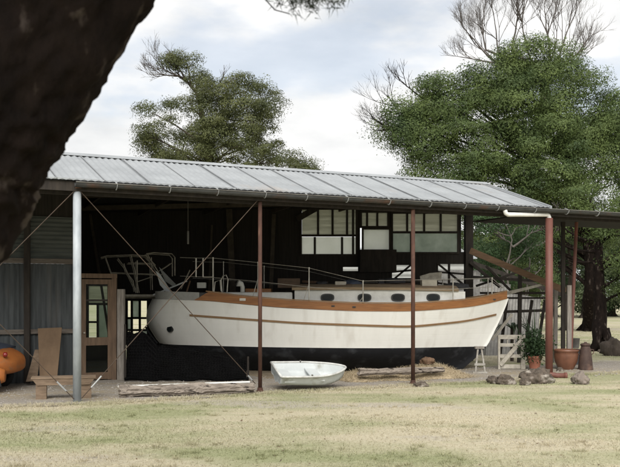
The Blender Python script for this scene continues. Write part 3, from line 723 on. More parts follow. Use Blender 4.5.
# bowsprit platform and pulpit
mb=MB(); a=P(119,295.5,YC); b=P(186,295.5,YC)
for k in (-.3,-.1,.1,.3): mb.bar(a+Vector((0,k,0)),b+Vector((0,k,0)),.14,.05)
mb.bar(a+Vector((.05,0,-.045)),b+Vector((0,0,-.045)),.16,.045)
mb.build('bowsprit', MT['palewood'], boat)
def pul(px,py,s): return P(px,py,YC)+Vector((0,s*.33,0))
for s in (-1,1):
    dx = 0 if s<0 else -7
    def tb(pts,r=.010,m='oldsteel',name='pulpit_rail'):
        MB().tube([pul(x+dx,y,s) for x,y in pts],r,8).build(name, MT[m], boat)
    tb([(105,258),(110,256.5),(135,255.5),(149,256.5),(158,266)],.013)
    tb([(109,258),(114,272),(121,294)]); tb([(134,256),(137,268),(142,293)]); tb([(140,261),(140,293)],.013)
    tb([(149,254.5),(156,253.3),(174,254.5),(177,258),(177,276)],.013); tb([(150,255),(160,271),(172,294)],.013)
    tb([(115,273),(140,274),(166,275)]); tb([(121,259),(128,268),(140,293)]); tb([(127,264),(129,272),(136,281),(138,292)]); tb([(131,263.5),(155,264)],.011); tb([(140,282),(155,277)]); tb([(154,258),(155,290)])
    tb([(163,271),(175,263)],.011)
mb=MB(); mb.tube([pul(105,258,-1),pul(98,258,1)],.017,8); mb.build('pulpit_rail', MT['oldsteel'], boat)
# plough anchor stowed on the bowsprit
def plate(pts, th=.02):
    return MB().prism([P(x,y,YC-.42) for x,y in pts],(0,th,0))
anc = plate([(156,271),(160,274),(171,291),(167.5,293.5),(160,285)]).build('anchor_fluke', MT['anchor'], boat)
mb=MB(); mb.prism([P(159,267,YC-.36),P(175.5,284,YC-.45),P(174,287,YC-.38),P(165,281,YC-.30)],(0,.022,0)); mb.build('anchor_fluke', MT['anchor'], boat)
mb=MB(); mb.bar(P(153,295,YC-.4),P(187,281,YC-.4),.03,.03); mb.build('anchor_shank', MT['anchor'], boat)
mb=MB(); mb.bar(P(181,289,YC-.7),P(190,270,YC-.8),.02,.02); mb.build('boarding_stay', MT['oldsteel'], boat)
mb=MB(); mb.tube([P(181,308,YC-.95),P(186,294,YC-1.0),P(190,281,YC-.8)],.018,8); mb.build('boarding_stay', MT['brownwood'], boat)
# cradle and stand
def stand(name, c, label, m):
    o = thing(name, c, label, 'stand')
    mb=MB(); mb.bar(c+Vector((-.1,0,0)),c+Vector((-.03,.06,.55)),.035,.035); mb.bar(c+Vector((.12,0,0)),c+Vector((.05,.06,.55)),.035,.035); mb.build('leg', m, o)
    mb=MB(); mb.bar(c+Vector((-.12,.0,.2)),c+Vector((.12,.0,.2)),.03,.05); mb.bar(c+Vector((-.16,0,.02)),c+Vector((.16,0,.02)),.05,.04); mb.build('crossbar', m, o)
    mb=MB(); mb.box(c+Vector((.01,.09,.57)),(.2,.14,.05)); mb.build('pad', MT['greywood'], o)
stand('boat_stand', Vector((3.78,19.15,0)), 'dull white metal boat stand propping the pointed end of the hull near the gate', MT['standpaint'])
for i,(X,lab) in enumerate(((-1.9,'stack of dark timber blocks under the keel behind the wire netting'),(2.4,'stack of dark timber blocks under the keel behind the straw heap'))):
    o = thing('keel_block', (X,YC,0), lab, 'block', 'timber blocks under the keel')
    for k in range(2):
        mb=MB(); mb.box((X,YC-.35+.7*k,.06),(.22,.5,.12)); mb.build('timber', MT['greywood'], o, bevel=.008)

# gear on the cabin roof
def junk(name, px0, py0, px1, py1, Yq, depth, m, label, cat, tilt=0, bev=.01):
    c=P((px0+px1)/2,(py0+py1)/2,Yq); mb=MB(); w=(px1-px0)*Yq/FPX; h=(py1-py0)*Yq/FPX
    mb.box(c,(w,depth,h),Matrix.Rotation(tilt,3,'Y')); return tag(mb.build(name, m, None, bevel=bev), label, cat)
junk('carton',335,281.5,346,287.5,19.9,.35,MT['cardboard'],'pale carton on the cabin roof left of the rusty centre post','carton')
junk('storage_box',421,280,436,287.5,19.9,.35,MT['cardboard'],'wide pale box on the cabin roof just right of the rusty post','box')
junk('plank',300,284.5,340,287,20.2,.3,MT['junkbrown'],'brown plank lying on the forward end of the cabin roof','plank',.03)
junk('plank',372,283.5,412,287.6,20.3,.25,MT['junkbrown'],'thick brown plank on the cabin roof beside the rusty centre post','plank',-.02)
tag(MB().prism([P(420,276,20.4),P(430,273,20.4),P(442,272,20.4),P(441,280,20.4),P(421,283,20.4)],(0,.06,0)).build('board', MT['palewood']), 'grey board propped behind the pale box on the cabin roof','board')
def lump(name, c, size, m, label, cat, seed=0, n=14, group=None, rough=.18, parent=None):
    r=random.Random(seed); ph=[(r.uniform(0,6),r.uniform(0,6),r.uniform(1.5,4)) for _ in range(6)]
    mb=MB(); vs=[]; fs=[]; R_=n
    for i in range(R_+1):
        th=math.pi*i/R_
        for j in range(2*n):
            a=math.pi*j/n; d=Vector((math.sin(th)*math.cos(a),math.sin(th)*math.sin(a),math.cos(th)))
            sv=Vector((seed*3.7,seed*1.3,0)); k=1+rough*1.1*mnoise.noise(d*1.3+sv)+rough*.9*mnoise.noise(d*2.9+sv)+rough*.6*abs(mnoise.noise(d*6+sv))+rough*.4*mnoise.noise(d*13+sv)
            z=d.z*k
            vs.append((c[0]+d.x*k*size[0],c[1]+d.y*k*size[1],c[2]+max(z,-.55)*size[2]))
    for i in range(R_):
        for j in range(2*n): fs.append((i*2*n+j,(i+1)*2*n+j,(i+1)*2*n+(j+1)%(2*n),i*2*n+(j+1)%(2*n)))
    o=mb.add(vs,fs).build(name, m, parent, smooth=True)
    if label: tag(o,label,cat,group)
    return o
junk('crate',278,278.5,300,288,20.0,.5,MT['junkbrown'],'brown timber crate on deck just forward of the cabin roof','crate')
junk('plank',302,281,328,283.5,20.5,.16,MT['brownwood'],'reddish plank raised over the rope heap on the cabin roof','plank',.05)
junk('plank',398,286,452,288.5,19.75,.12,MT['bench'],'long pale plank along the near edge of the cabin roof','plank',.0)
junk('toolbox',378,279,391,284,20.4,.25,MT['junkdark'],'dark toolbox on the thick brown plank on the cabin roof','toolbox')
junk('carton',346,284,352,288,19.7,.2,MT['junkbrown'],'small brown carton beside the pale one on the cabin roof','carton')
lump('tarpaulin',P(352,284,20.1),(.22,.2,.1),MT['bluetarp'],'crumpled dark blue tarpaulin on the cabin roof','tarpaulin',3)
lump('rope_coil',P(322,283.5,20.1),(.14,.14,.06),MT['junkdark'],'dark heap of rope on the front of the cabin roof','rope',5)
lump('sail_bag',P(456,287,20.3),(.3,.2,.1),MT['junkdark'],'dark sail bag at the right end of the cabin roof','bag',6)
lump('bundle',P(395,281.5,20.3),(.25,.18,.09),MT['junkdark'],'dark bundle of gear behind the thick plank on the cabin roof','bundle',8)
mb=MB(); a=P(188,231,18.5); mb.tube([a+Vector((0,0,1.0)),a+Vector((0,0,.0))],.006,6); mb.tube([a,a+Vector((0,0,-.28))],.022,8)
tag(mb.build('hanging_hook', MT['tin']), 'grey steel hook hanging from the shed rafters above the bow', 'hook')

for a,b,w,m,lab,nm,cat in ((P(113,365,22.6),P(90,214,22.85),.06,'rafterwood','dark pole leaning against the rear wall left of the bow rails','pole','pole'),
      (P(236,362,22.3),P(229,208,22.85),.16,'rafterwood','wide dim board leaning on the rear wall behind the bow','board','board'),
      (P(268,362,22.2),P(274,214,22.85),.10,'rafterwood','narrow dim board leaning on the rear wall near the left rusty post','board','board'),
      (P(206,362,22.4),P(212,225,22.85),.05,'rafterwood','thin dim pole leaning on the rear wall behind the bow gate rails','pole','pole')):
    a=Vector((a.x,a.y,.03)); tag(MB().bar(a,b,w,.035,up=(0,1,0)).build(nm,MT[m]),lab,cat)
# ------------------------------------------------------------------ wire netting in front of the bow
net = thing('wire_netting', G(180,384.5), 'drooping wire netting screen below the bow, behind the grey log', 'netting')
A = Vector((-3.72,17.3,0)); B = Vector((-1.25,17.35,0))
netH=lambda q: 1.0-.05*q if q<.17 else (.99-.26*(q-.17)/.08 if q<.25 else .73-.33*(q-.25)/.75)
mb=MB(); nx,nz=44,17; pts={}
for i in range(nx+1):
    for j in range(nz+1):
        hgt=netH(i/nx)+.03; p=A.lerp(B,i/nx); y=.05*math.sin(i*.5+j*.4)
        pts[i,j]=Vector((p.x+random.uniform(-.012,.012)+.03*(j%2),p.y+y,.02+hgt*j/nz+random.uniform(-.01,.01)))
def strip(mb,a,b,w=.0026):
    d=(b-a).normalized(); r=d.cross(Vector((0,1,0))).normalized()*w/2; f=Vector((0,w/2,0))
    mb.add([a-r,a+f,a+r,b-r,b+f,b+r],[(0,1,4,3),(1,2,5,4),(2,0,3,5)])
for (i,j),p in pts.items():
    if (i+1,j) in pts: strip(mb,p,pts[i+1,j])
    if (i,j+1) in pts: strip(mb,p,pts[i,j+1])
mb.build('mesh', MT['wire'], net)
cl=MB(); vs=[];fs=[]  # black sheet added to stand for the deep shadow behind the netting
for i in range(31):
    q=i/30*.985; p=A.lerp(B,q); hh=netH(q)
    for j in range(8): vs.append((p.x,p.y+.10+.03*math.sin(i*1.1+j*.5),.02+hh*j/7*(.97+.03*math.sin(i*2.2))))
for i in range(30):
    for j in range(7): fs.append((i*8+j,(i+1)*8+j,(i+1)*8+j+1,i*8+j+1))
cl.add(vs,fs).build('shadow_sheet', MT['shadowblack'], net, smooth=True)
for q,h in ((A,1.15),(B,.5)): MB().tube([q+Vector((0,0,.02)),q+Vector((0,0,h))],.02,8).build('stake', MT['blackwood'], net)
mb=MB(); mb.tube([A.lerp(B,i/20)+Vector((0,-.05+.03*math.sin(i*2.3),.05+.03*math.sin(i*1.1))) for i in range(21)],[.03+.012*math.sin(i*1.9) for i in range(21)],7); mb.build('rolled_edge', MT['shadowblack'], net)
tag(MB().tube([P(118,386.5,15.2),P(180,384.5,15.25),P(250,382,15.3)],.02,8).build('pipe', MT['whitepaint']),'thin white pipe lying along the back of the grey log','pipe')

# ------------------------------------------------------------------ log, dinghy, straw
def rough_log(name, a, b, r0, label, cat, m, seed, flat=.72, split=True, parent=None):
    rr=random.Random(seed); a=Vector(a); b=Vector(b); d=(b-a).normalized(); s=d.cross(Vector((0,0,1))).normalized(); n=28; K=70
    off=[rr.uniform(-1,1) for _ in range(n)]; vs=[]; fs=[]
    ph=[rr.uniform(0,6) for _ in range(8)]
    for i in range(K+1):
        q=i/K; p=a.lerp(b,q); rad=r0*(1+.10*math.sin(q*9+ph[0])+.07*math.sin(q*23+ph[1]))*(1-.15*q)
        for k in range(n):
            an=2*math.pi*k/n; kk=1+.15*off[k]*(1+.6*math.sin(q*7+ph[k%8]))+.05*math.sin(q*40+ph[(k*3)%8])+rr.uniform(-.05,.05)
            z=math.sin(an)*rad*kk*flat; vs.append(p+s*math.cos(an)*rad*kk+Vector((0,0,z))+d*(rr.uniform(-.03,.03) if i in (0,K) else 0))
    for i in range(K):
        for k in range(n): fs.append((i*n+k,i*n+(k+1)%n,(i+1)*n+(k+1)%n,(i+1)*n+k))
    fs.append(tuple(range(n-1,-1,-1))); fs.append(tuple(range(K*n,(K+1)*n)))
    return tag(MB().add(vs,fs).build(name,m,parent),label,cat)
lg=rough_log('log', Vector((-3.22,14.55,.105)), Vector((-.98,15.1,.105)), .135, 'long grey weathered split log lying on the gravel below the bow','log',MT['log'],4)
# dinghy
def dinghy():
    L_=1.27; root=thing('dinghy', G(308,389), 'small white fibreglass dinghy resting on the gravel between two rusty posts','dinghy')
    c=Vector((G(308,389).x,15.95,-.02)); yaw=math.radians(17); heel=math.radians(15)
    R_=Matrix.Rotation(yaw,3,'Z')@Matrix.Rotation(heel,3,'X')@Matrix.Rotation(math.radians(0),3,'Y')
    NU_,NV=28,24
    def half(u): return .41*(1-.05*(1-u))*(1-max(0,(u-.35)/.65)**2.6)**.75 if u<1 else 0.0
    def pt(u,v,ins=0):     # v -1..1 across from port gunwale under to starboard gunwale
        x=(u-.5)*L_; b=max(.012,half(u)-ins); gun=.30+.005*u**2; bow=max(0,(u-.6)/.4)
        keel=.05*bow**1.5*4*.6*bow
        a=abs(v)
        if a>.62:
            k=(a-.62)/.38; y=b*(.80+.20*k); z=.10+(gun-.10)*k
        else:
            k=a/.62; y=b*.80*k; z=.10*k**1.5 + (1-bow)*.055*(1-abs(2*k-1))*max(0,1-u*1.6)
        if a<=.62: z=z*(1-.3*bow)
        z+=.20*bow**2.2*(1-a)*.9+.02+.085*(1-u)**2*max(0,(1-a*.8))
        z+=.10*bow**2*a*.3
        xx=x+ (0 if u<.5 else .10*bow*(z/.5))
        return Vector((xx,y*math.copysign(1,v),z+ (ins*.9 if a<.62 else 0)))
    off=Vector((0,0,.0))
    def T(p): return c+R_@p+Vector((0,0,.07))
    for name,ins,m in (('hull',0,'dinghy'),('liner',.03,'dinghy')):
        vs=[];fs=[]
        us=[i/NU_ for i in range(NU_+1)]
        for u in us:
            for j in range(NV+1): vs.append(T(pt(min(u,.995),-1+2*j/NV,ins)))
        for i in range(NU_):
            for j in range(NV):
                f=(i*(NV+1)+j,i*(NV+1)+j+1,(i+1)*(NV+1)+j+1,(i+1)*(NV+1)+j); fs.append(f[::-1] if ins==0 else f)
        fs.append(tuple(range(NV+1)))
        MB().add(vs,fs).build(name,MT[m],root,smooth=True) if False else None
        o=MB().add(vs,fs).build(name,MT[m],root); o.data.polygons.foreach_set('use_smooth',[len(p.vertices)==4 for p in o.data.polygons])
    rim=[T(pt(min(i/NU_,.995),-1)+Vector((0,-.006,.004))) for i in range(NU_+1)]+[T(pt(min(i/NU_,.995),1)+Vector((0,.006,.004))) for i in range(NU_,-1,-1)]
    MB().tube(rim+[rim[0]],.021,8).build('gunwale',MT['dinghyrim'],root,smooth=True)
    mb=MB()
    for u in (.14,.58):
        b=half(u)-.035; x=(u-.5)*L_; pl=[Vector((x-.1,-b,.215)),Vector((x+.1,-b*.98,.215)),Vector((x+.1,b*.98,.215)),Vector((x-.1,b,.215))]
        mb2=MB(); mb2.prism([T(q) for q in pl],(0,0,.025)); mb2.build('thwart',MT['dinghy'],root)
    for s in (-1,1):
        p=pt(.45,s); mb=MB(); mb.tube([T(p+Vector((0,0,.0))),T(p+Vector((0,0,.04)))],.018,8); mb.build('rowlock',MT['tin'],root)
dinghy()
# straw heap with an old beam
def straw_heap():
    root=thing('straw_heap', G(398,376), 'low heap of dry straw spread along the black hull bottom','straw heap')
    mb=MB(); vs=[];fs=[]; nx,ny=80,18
    a=Vector((.55,17.6,0)); b=Vector((3.35,18.7,0)); ax=(b-a); s=Vector((-ax.y,ax.x,0)).normalized()
    for i in range(nx+1):
        for j in range(ny+1):
            u=i/nx; v=j/ny; e=math.sin(math.pi*u)**.5*math.sin(math.pi*v)**.8
            h=e*(.17+.08*math.sin(u*9+1)+.06*math.sin(u*21+v*5)+.02*random.random()+.10*math.exp(-((u-.72)/.1)**2))
            p=a.lerp(b,u)+s*((v-.5)*1.5*(.75+.25*math.sin(math.pi*u)+.1*math.sin(u*17))); vs.append((p.x,p.y,max(-.01,h-.008)))
    for i in range(nx):
        for j in range(ny): fs.append((i*(ny+1)+j,(i+1)*(ny+1)+j,(i+1)*(ny+1)+j+1,i*(ny+1)+j+1))
    MB().add(vs,fs).build('mound',MT['straw'],root,smooth=True)
    vv=np.array(vs); idx=RNG.integers(0,len(vv),9000); p=vv[idx]+RNG.normal(0,.025,(9000,3))*[1,1,.3]; n=9000
    an=RNG.random(n)*6.28; el=RNG.random(n)*.7; Ls=.04+.08*RNG.random(n)
    d=np.stack([np.cos(an)*np.cos(el),np.sin(an)*np.cos(el),np.sin(el)],1)*Ls[:,None]; w=np.stack([-np.sin(an),np.cos(an),np.zeros(n)],1)*.004
    p=p[:,:]; p[:,2]=np.maximum(p[:,2],.01)
    V=np.stack([p-w,p+w,p+d],1).reshape(-1,3); o=fast_mesh('stalks',V,3,MT['strawblade'],root); o['kind']='stuff'
straw_heap()
rough_log('old_beam', Vector((.98,17.15,.20)), Vector((2.75,17.75,.2)), .085,'weathered brown beam lying on the straw heap behind the rusty post','beam',MT['log'],9,flat=.8)
lump('wood_stump',P(428,361.5,18.3),(.13,.10,.09),MT['brownwood'],'small brown stump on top of the straw heap','stump',12,rough=.45)

# ------------------------------------------------------------------ left side furniture
bench=thing('bench', G(64,396.5), 'rough brown timber bench standing in front of the galvanised post','bench')
bc=Vector((-4.12,14.40,0)); bu=Vector((UX*.98,UY*.5,0)).normalized(); bv=Vector((-bu.y,bu.x,0)); BH=.36
def BP(x,y,z): return bc+bu*x+bv*y+Vector((0,0,z))
mb=MB(); mb.bar(BP(-.52,-.07,BH),BP(.52,-.07,BH),.13,.035); mb.bar(BP(-.52,.075,BH),BP(.52,.075,BH),.13,.035); mb.build('seat',MT['bench'],bench,bevel=.004)
mb=MB(); mb.prism([BP(-.50,-.125,BH-.02),BP(.50,-.125,BH-.02),BP(.42,-.125,BH-.12),BP(-.42,-.125,BH-.12)],bv*.022); mb.build('apron',MT['bench'],bench)
for x in (-.36,.36):
    mb=MB(); mb.bar(BP(x,0,0),BP(x,0,BH-.02),.17,.2) if False else mb.prism([BP(x-.085,-.10,0),BP(x+.085,-.10,0),BP(x+.085,-.10,BH-.02),BP(x-.085,-.10,BH-.02)],bv*.2); mb.build('leg',MT['bench'],bench)
# plywood boards
def board(pts,Yl,m,th,label):
    poly=[P(x,y,Yq) for (x,y),Yq in zip(pts,Yl)]
    n=(poly[1]-poly[0]).cross(poly[2]-poly[0]).normalized()
    return tag(MB().prism(poly,n*th).build('board',m),label,'board','boards leaning on the shed wall')
board([(40,381),(57,380.5),(62,328),(38,329)],[16.3,16.35,16.95,16.85],MT['ply'],.025,'large brown board leaning against the blue grey wall behind the bench')
board([(26,382),(37,381),(41,350),(35,350)],[16.4,16.45,16.75,16.7],MT['bench'],.02,'narrow tapering offcut leaning beside the large brown board')
# orange car, only its tail in view
car=thing('vehicle', Vector((-7.0,15.9,0)), 'orange rounded vehicle with a dark blue folded top, cut off by the left edge','vehicle')
def carp(x,y,z): return Vector((-5.30-x,15.75+y-.35*x*.3,z-.04))
def body_section(x):
    tail=max(0,1-x/.55); w=.72*(1-.35*tail**2); top=.86-.20*tail**1.6; bot=.30+.06*tail
    return w,top,bot
mb=MB(); vs=[];fs=[]; K=22; n=20
for i in range(K+1):
    x=2.6*(i/K)**1.5; w,tp_,bt=body_section(x); k0=max(.15,1-(1-min(1,x/.30))**4)**.25 if i else .45
    for k in range(n):
        a=2*math.pi*k/n; cy=math.copysign(abs(math.cos(a))**.6,math.cos(a)); cz_=math.copysign(abs(math.sin(a))**.6,math.sin(a))
        vs.append(carp(x+ (0 if i else 0),cy*w*k0,(tp_+bt)/2+cz_*(tp_-bt)/2*k0))
for i in range(K):
    for k in range(n): fs.append((i*n+k,i*n+(k+1)%n,(i+1)*n+(k+1)%n,(i+1)*n+k))
fs.append(tuple(range(n))); fs.append(tuple(range(K*n+n-1,K*n-1,-1)))
mb.add(vs,fs).build('body',MT['orange'],car,smooth=True)
mb=MB(); vs=[];fs=[]; n=14; K=14
for i in range(K+1):
    x=.30+1.5*i/K; k=i/K
    for q in range(n):
        a=math.pi*q/(n-1); vs.append(carp(x,-math.cos(a)*.66,.78+(.06+.34*k**.8)*max(0,math.sin(a))**.6))
for i in range(K):
    for q in range(n-1): fs.append((i*n+q,i*n+q+1,(i+1)*n+q+1,(i+1)*n+q))
fs.append(tuple(range(n)))
mb.add(vs,fs).build('folded_hood',MT['softtop'],car,smooth=True)
mb=MB(); mb.lathe(carp(.10,-.50,.72),[(.03,-.04),(.045,0),(.03,.04)],12); mb.build('tail_light',MT['redlens'],car,smooth=True)
mb=MB(); vs=[];fs=[]; n=16; K=10
for i in range(K+1):
    x=.05+1.0*i/K; 
    for q in range(n):
        a=2*math.pi*q/n; s=math.sin(math.pi*min(1,max(0.05,i/K)))**.5; vs.append(carp(x,-.66+.16*math.cos(a)*s,.36+.27*math.sin(a)*s))
for i in range(K):
    for q in range(n): fs.append((i*n+q,i*n+(q+1)%n,(i+1)*n+(q+1)%n,(i+1)*n+q))
fs.append(tuple(range(n))); fs.append(tuple(range(K*n+n-1,K*n-1,-1)))
mb.add(vs,fs).build('fender',MT['orange'],car,smooth=True)
for y in (-.66,.66):
    c=carp(.62,y,.29); mb=MB(); ring=[c+Vector((.23*math.cos(a),0,.23*math.sin(a))) for a in [2*math.pi*i/24 for i in range(25)]]; mb.tube(ring,.065,10); w=mb.build('wheel',MT['rubber'],car,smooth=True)
    mb=MB(); mb.tube([c+Vector((0,-.05,0)),c+Vector((0,.05,0))],.17,18); mb.build('rim',MT['chrome'],w)
c=carp(2.1,-.66,.29); mb=MB(); mb.tube([c+Vector((0,-.06,0)),c+Vector((0,.06,0))],.29,20); mb.build('wheel',MT['rubber'],car)
mb=MB(); mb.tube([carp(.1,-.8,.33),carp(.05,-.86,.2),carp(.2,-.88,.08),carp(.5,-.9,.03)],.013,8); mb.build('hose',MT['rubber'],car)

# ------------------------------------------------------------------ right side: annexe frame, gate, pots, stones
an=thing('lean_to', P(520,371,22.3), 'open timber lean-to frame with a sloping brown rafter behind the right end of the boat','lean-to')
Ya=22.2
mb=MB(); mb.bar(P(470,250.5,Ya),P(566,291,Ya-.4),.05,.16); mb.build('rafter',MT['brownrafter'],an)
mb=MB(); mb.bar(P(470,262,25.5),P(566,296,25.2),.05,.12); mb.build('rafter',MT['blackwood'],an)
for x,y0 in ((520,273),(556,288)):
    mb=MB(); mb.bar(P(x,372,Ya) if False else Vector((P(x,300,Ya).x,Ya+.09,0)),P(x,y0,Ya+.09),.09,.09); mb.build('post',MT['blackwood'] if x==520 else MT['greywood'],an)
for x in (507,532,545):
    mb=MB(); mb.bar(Vector((P(x,300,Ya).x,Ya+.9,0)),P(x,300,Ya+.9),.07,.07); mb.build('post',MT['blackwood'],an)
for (a,b,c,d,Yq,w) in ((472,277,540,281,Ya+.5,.07),(476,286,530,268,Ya+.7,.06),(470,262,500,287,Ya+.6,.08),(480,293,548,293,Ya+.4,.06),(496,312,556,310,Ya+.15,.07),(498,298,548,298,Ya+.8,.05),(486,266,512,292,Ya+.3,.06)):
    mb=MB(); mb.bar(P(a,b,Yq),P(c,d,Yq),w*.7,w); mb.build('batten',MT['blackwood'],an)
mb=MB(); mb.prism([P(500,293,Ya-.25),P(545,283,Ya-.25),P(545,285,Ya-.25),P(500,297,Ya-.25)],(0,.06,0)); mb.build('barge_board',MT['palewood'],an)
# low pale sheets leaning behind the frame
sh=thing('iron_sheets', Vector((4.6,25.4,0)), 'pale iron sheets stacked on edge behind the timber frame','iron sheets')
for k in range(3):
    mb=MB(); x0_=3.3+.9*k; sheet(mb,(x0_,25.2-.1*k,0),(x0_+1.5,25.2-.1*k,0),(x0_+.3,25.7,2.5-.28*k),(x0_+1.8,25.7,2.5-.42*k),.09,.006,(0,-1,0),'sine'); mb.build('sheet',MT['tin'],sh,smooth=True)

def gate():
    a=G(497,369.5); root=thing('timber_gate', a, 'weathered pale timber gate with diagonal brace beside the boat','gate')
    Yg=a.y; 
    def q(x,y): return P(x,y,Yg)
    MB().bar(q(499,369),q(499,335),.06,.05,up=(1,0,0)).build('stile',MT['palewood'],root); MB().bar(q(523,369),q(523,335),.10,.05,up=(0,1,0)).build('stile',MT['palewood'],root)
    for y,h in ((337,.10),(345,.08),(356,.08),(366.5,.10)):
        mb=MB(); mb.bar(q(499,y)+Vector((0,.035,0)),q(523,y)+Vector((0,.035,0)),.025,h); mb.build('rail',MT['palewood'],root)
    mb=MB(); mb.bar(q(500,365)+Vector((0,-.03,0)),q(522,339)+Vector((0,-.03,0)),.025,.09); mb.build('brace',MT['palewood'],root)
    mb=MB(); mb.bar(q(508,345)+Vector((0,.055,0)),q(508,337)+Vector((0,.055,0)),.02,.02); mb.bar(q(515,345)+Vector((0,.055,0)),q(515,337)+Vector((0,.055,0)),.02,.02); mb.build('slat',MT['palewood'],root)
gate()
tag(MB().bar(P(492,340,21.2),P(512,314,21.2),.03,.07).build('prop',MT['palewood']),'pale slanting timber prop between the hull and the gate','prop')
# small terracotta pot with a plant
c=G(534.5,370); pot=thing('potted_plant', c, 'leafy dark green plant in a terracotta pot next to the gate','plant')
R_=.165
MB().lathe(c,[(R_*.62,0),(R_*.66,.02),(R_*.95,.27),(R_*1.06,.275),(R_*1.08,.33),(R_*.98,.335),(R_*.93,.29),(.01,.28)],24).build('pot',MT['terracotta'],pot,smooth=False)
mb=MB()
for i in range(22):
    a=random.uniform(0,6.28); sp=random.uniform(.05,.35); h=random.uniform(.5,1.25); w=.022
    p0=c+Vector((.05*math.cos(a),.05*math.sin(a),.28)); prev=None; pts=[]
    for k in range(7):
        q=k/6; pts.append(p0+Vector((math.cos(a)*sp*q**1.6,math.sin(a)*sp*q**1.6,h*q-.3*sp*q**3)))
    s=Vector((-math.sin(a),math.cos(a),0))
    vs=[];fs=[]
    for k,p in enumerate(pts):
        ww=w*(1-(k/6)**2)+.001; vs+=[p-s*ww,p+s*ww+Vector((0,0,.004))]
    for k in range(6): fs.append((2*k,2*k+1,2*k+3,2*k+2))
    mb.add(vs,fs)
mb.build('leaves',MT['potplant'],pot)
n=1500; cc=np.array([c.x,c.y,.55])+RNG.normal(0,1,(n,3))*[.15,.15,.16]
def leaf_quads(C, Ls, Ws, up=.0, nrm=None):
    n=len(C); d=RNG.normal(0,1,(n,3)); d[:,2]+=up
    e=RNG.normal(0,1,(n,3))
    if nrm is not None:
        e=nrm*1.4+RNG.normal(0,.42,(n,3)); e/=np.linalg.norm(e,axis=1)[:,None]; d-=e*(d*e).sum(1)[:,None]
    d/=np.linalg.norm(d,axis=1)[:,None]+1e-9; s=np.cross(d,e); s/=np.linalg.norm(s,axis=1)[:,None]+1e-9
    d=d*(Ls*(.6+.8*RNG.random(n)))[:,None]/2; s=s*(Ws*(.6+.8*RNG.random(n)))[:,None]/2
    return np.stack([C-d,C-d*.1+s,C+d,C-d*.1-s],1).reshape(-1,3)
fast_mesh('foliage',leaf_quads(cc,.085,.04),4,MT['potplant'],pot)
# spiky plant behind the stern
c2=P(512,340,22.8); c2.z=0; sp=thing('spiky_plant', c2, 'dark plant with long drooping blades behind the gate and boat stern','plant')
mb=MB()
for i in range(26):
    a=random.uniform(0,6.28); L_=random.uniform(.6,1.0); s=Vector((-math.sin(a),math.cos(a),0)); vs=[];fs=[]
    for k in range(8):
        q=k/7; p=c2+Vector((math.cos(a)*L_*q,math.sin(a)*L_*q,.85+L_*(.9*q-1.2*q*q))); ww=.03*(1-q*q)+.001; vs+=[p-s*ww,p+s*ww]
    for k in range(7): fs.append((2*k,2*k+1,2*k+3,2*k+2))
    mb.add(vs,fs)
mb.build('leaves',MT['potplant'],sp)
MB().tube([c2,c2+Vector((0,0,.9))],[.05,.04],8).build('stem',MT['bark2'],sp)
# bowl pot
c=G(566,369.5); R_=.285
tag(MB().lathe(c,[(R_*.55,0),(R_*.62,.02),(R_*.92,.2),(R_*1.0,.36),(R_*.97,.42),(R_*1.06,.435),(R_*1.06,.47),(R_*.95,.475),(R_*.88,.42),(.02,.40)],32).build('bowl_pot',MT['glazed'],smooth=True),'wide round brown glazed bowl pot, empty, right of the red downpipe','pot')
# milk can
c=G(585.5,370); can=thing('milk_can', c, 'rusty old milk can tapering to a lid beside the wide brown pot','milk can')
MB().lathe(c,[(.17,0),(.175,.02),(.165,.06),(.165,.07),(.15,.25),(.125,.47),(.105,.52),(.10,.57)],24).build('body',MT['rustcan'],can,smooth=True)
MB().lathe(c+Vector((0,0,.57)),[(.118,0),(.12,.025),(.09,.05),(.035,.06),(.03,.085)],24).build('lid',MT['rustcan'],can,smooth=True)
for s in (-1,1):
    MB().tube([c+Vector((s*.12,0,.48)),c+Vector((s*.19,0,.47)),c+Vector((s*.19,0,.40)),c+Vector((s*.14,0,.36))],.012,8).build('handle',MT['rustcan'],can)
c=P(575,352,21.6); c.z=0
o=thing('tin_bucket', c, 'grey tin bucket on a block behind the wide brown pot','bucket')
MB().lathe(c+Vector((0,0,.42)),[(.09,0),(.095,.01),(.12,.24),(.13,.245),(.115,.24),(.08,.02)],20).build('pail',MT['tin'],o,smooth=True)
MB().box(c+Vector((0,0,.2)),(.2,.2,.40)).build('block',MT['junkdark'],o)
# stones
for (px,py,sx,sy,sz,m,seed,lab) in (
    (492,383.5,.10,.10,.10,'stone',21,'knobbly brown stone at the left end of the row by the gravel'),
    (506,384,.17,.14,.11,'stone',22,'flat brown stone left of the biggest boulder'),
    (537,383,.29,.22,.20,'stone',23,'biggest brown boulder at the foot of the red downpipe'),
    (525,385,.10,.10,.08,'stone',24,'small stone tucked against the left of the biggest boulder'),
    (580,384,.16,.14,.15,'stonegrey',25,'smooth grey stone right of the drain outlet'),
    (421,386.5,.13,.08,.06,'stone',26,'flat dark stone at the foot of the middle rusty post'),
    (499,382,.09,.09,.07,'stonegrey',28,'small pale stone wedged between two brown stones')):
    g=G(px,py); lump('stone',(g.x,g.y,sz*.5),(sx,sy,sz),MT[m],lab,'stone',seed,28,'field stones along the gravel edge',rough=.28)
g=G(613,355.5)
st=lump('tree_stump',(g.x,g.y,.15),(.34,.3,.33),MT['bark2'],'cut grey stump beside the big tree trunk at right','stump',31,rough=.3)
for (px,py,s,sd,lab) in ((560,371.5,.07,41,'tiny stone under the rim of the brown bowl pot'),(600,352,.06,43,'tiny stone at the foot of the near big trunk')):
    g=G(px,py); lump('stone',(g.x,g.y,s*.4),(s*1.3,s,s),MT['stone'],lab,'stone',sd,8,'field stones along the gravel edge',rough=.25)

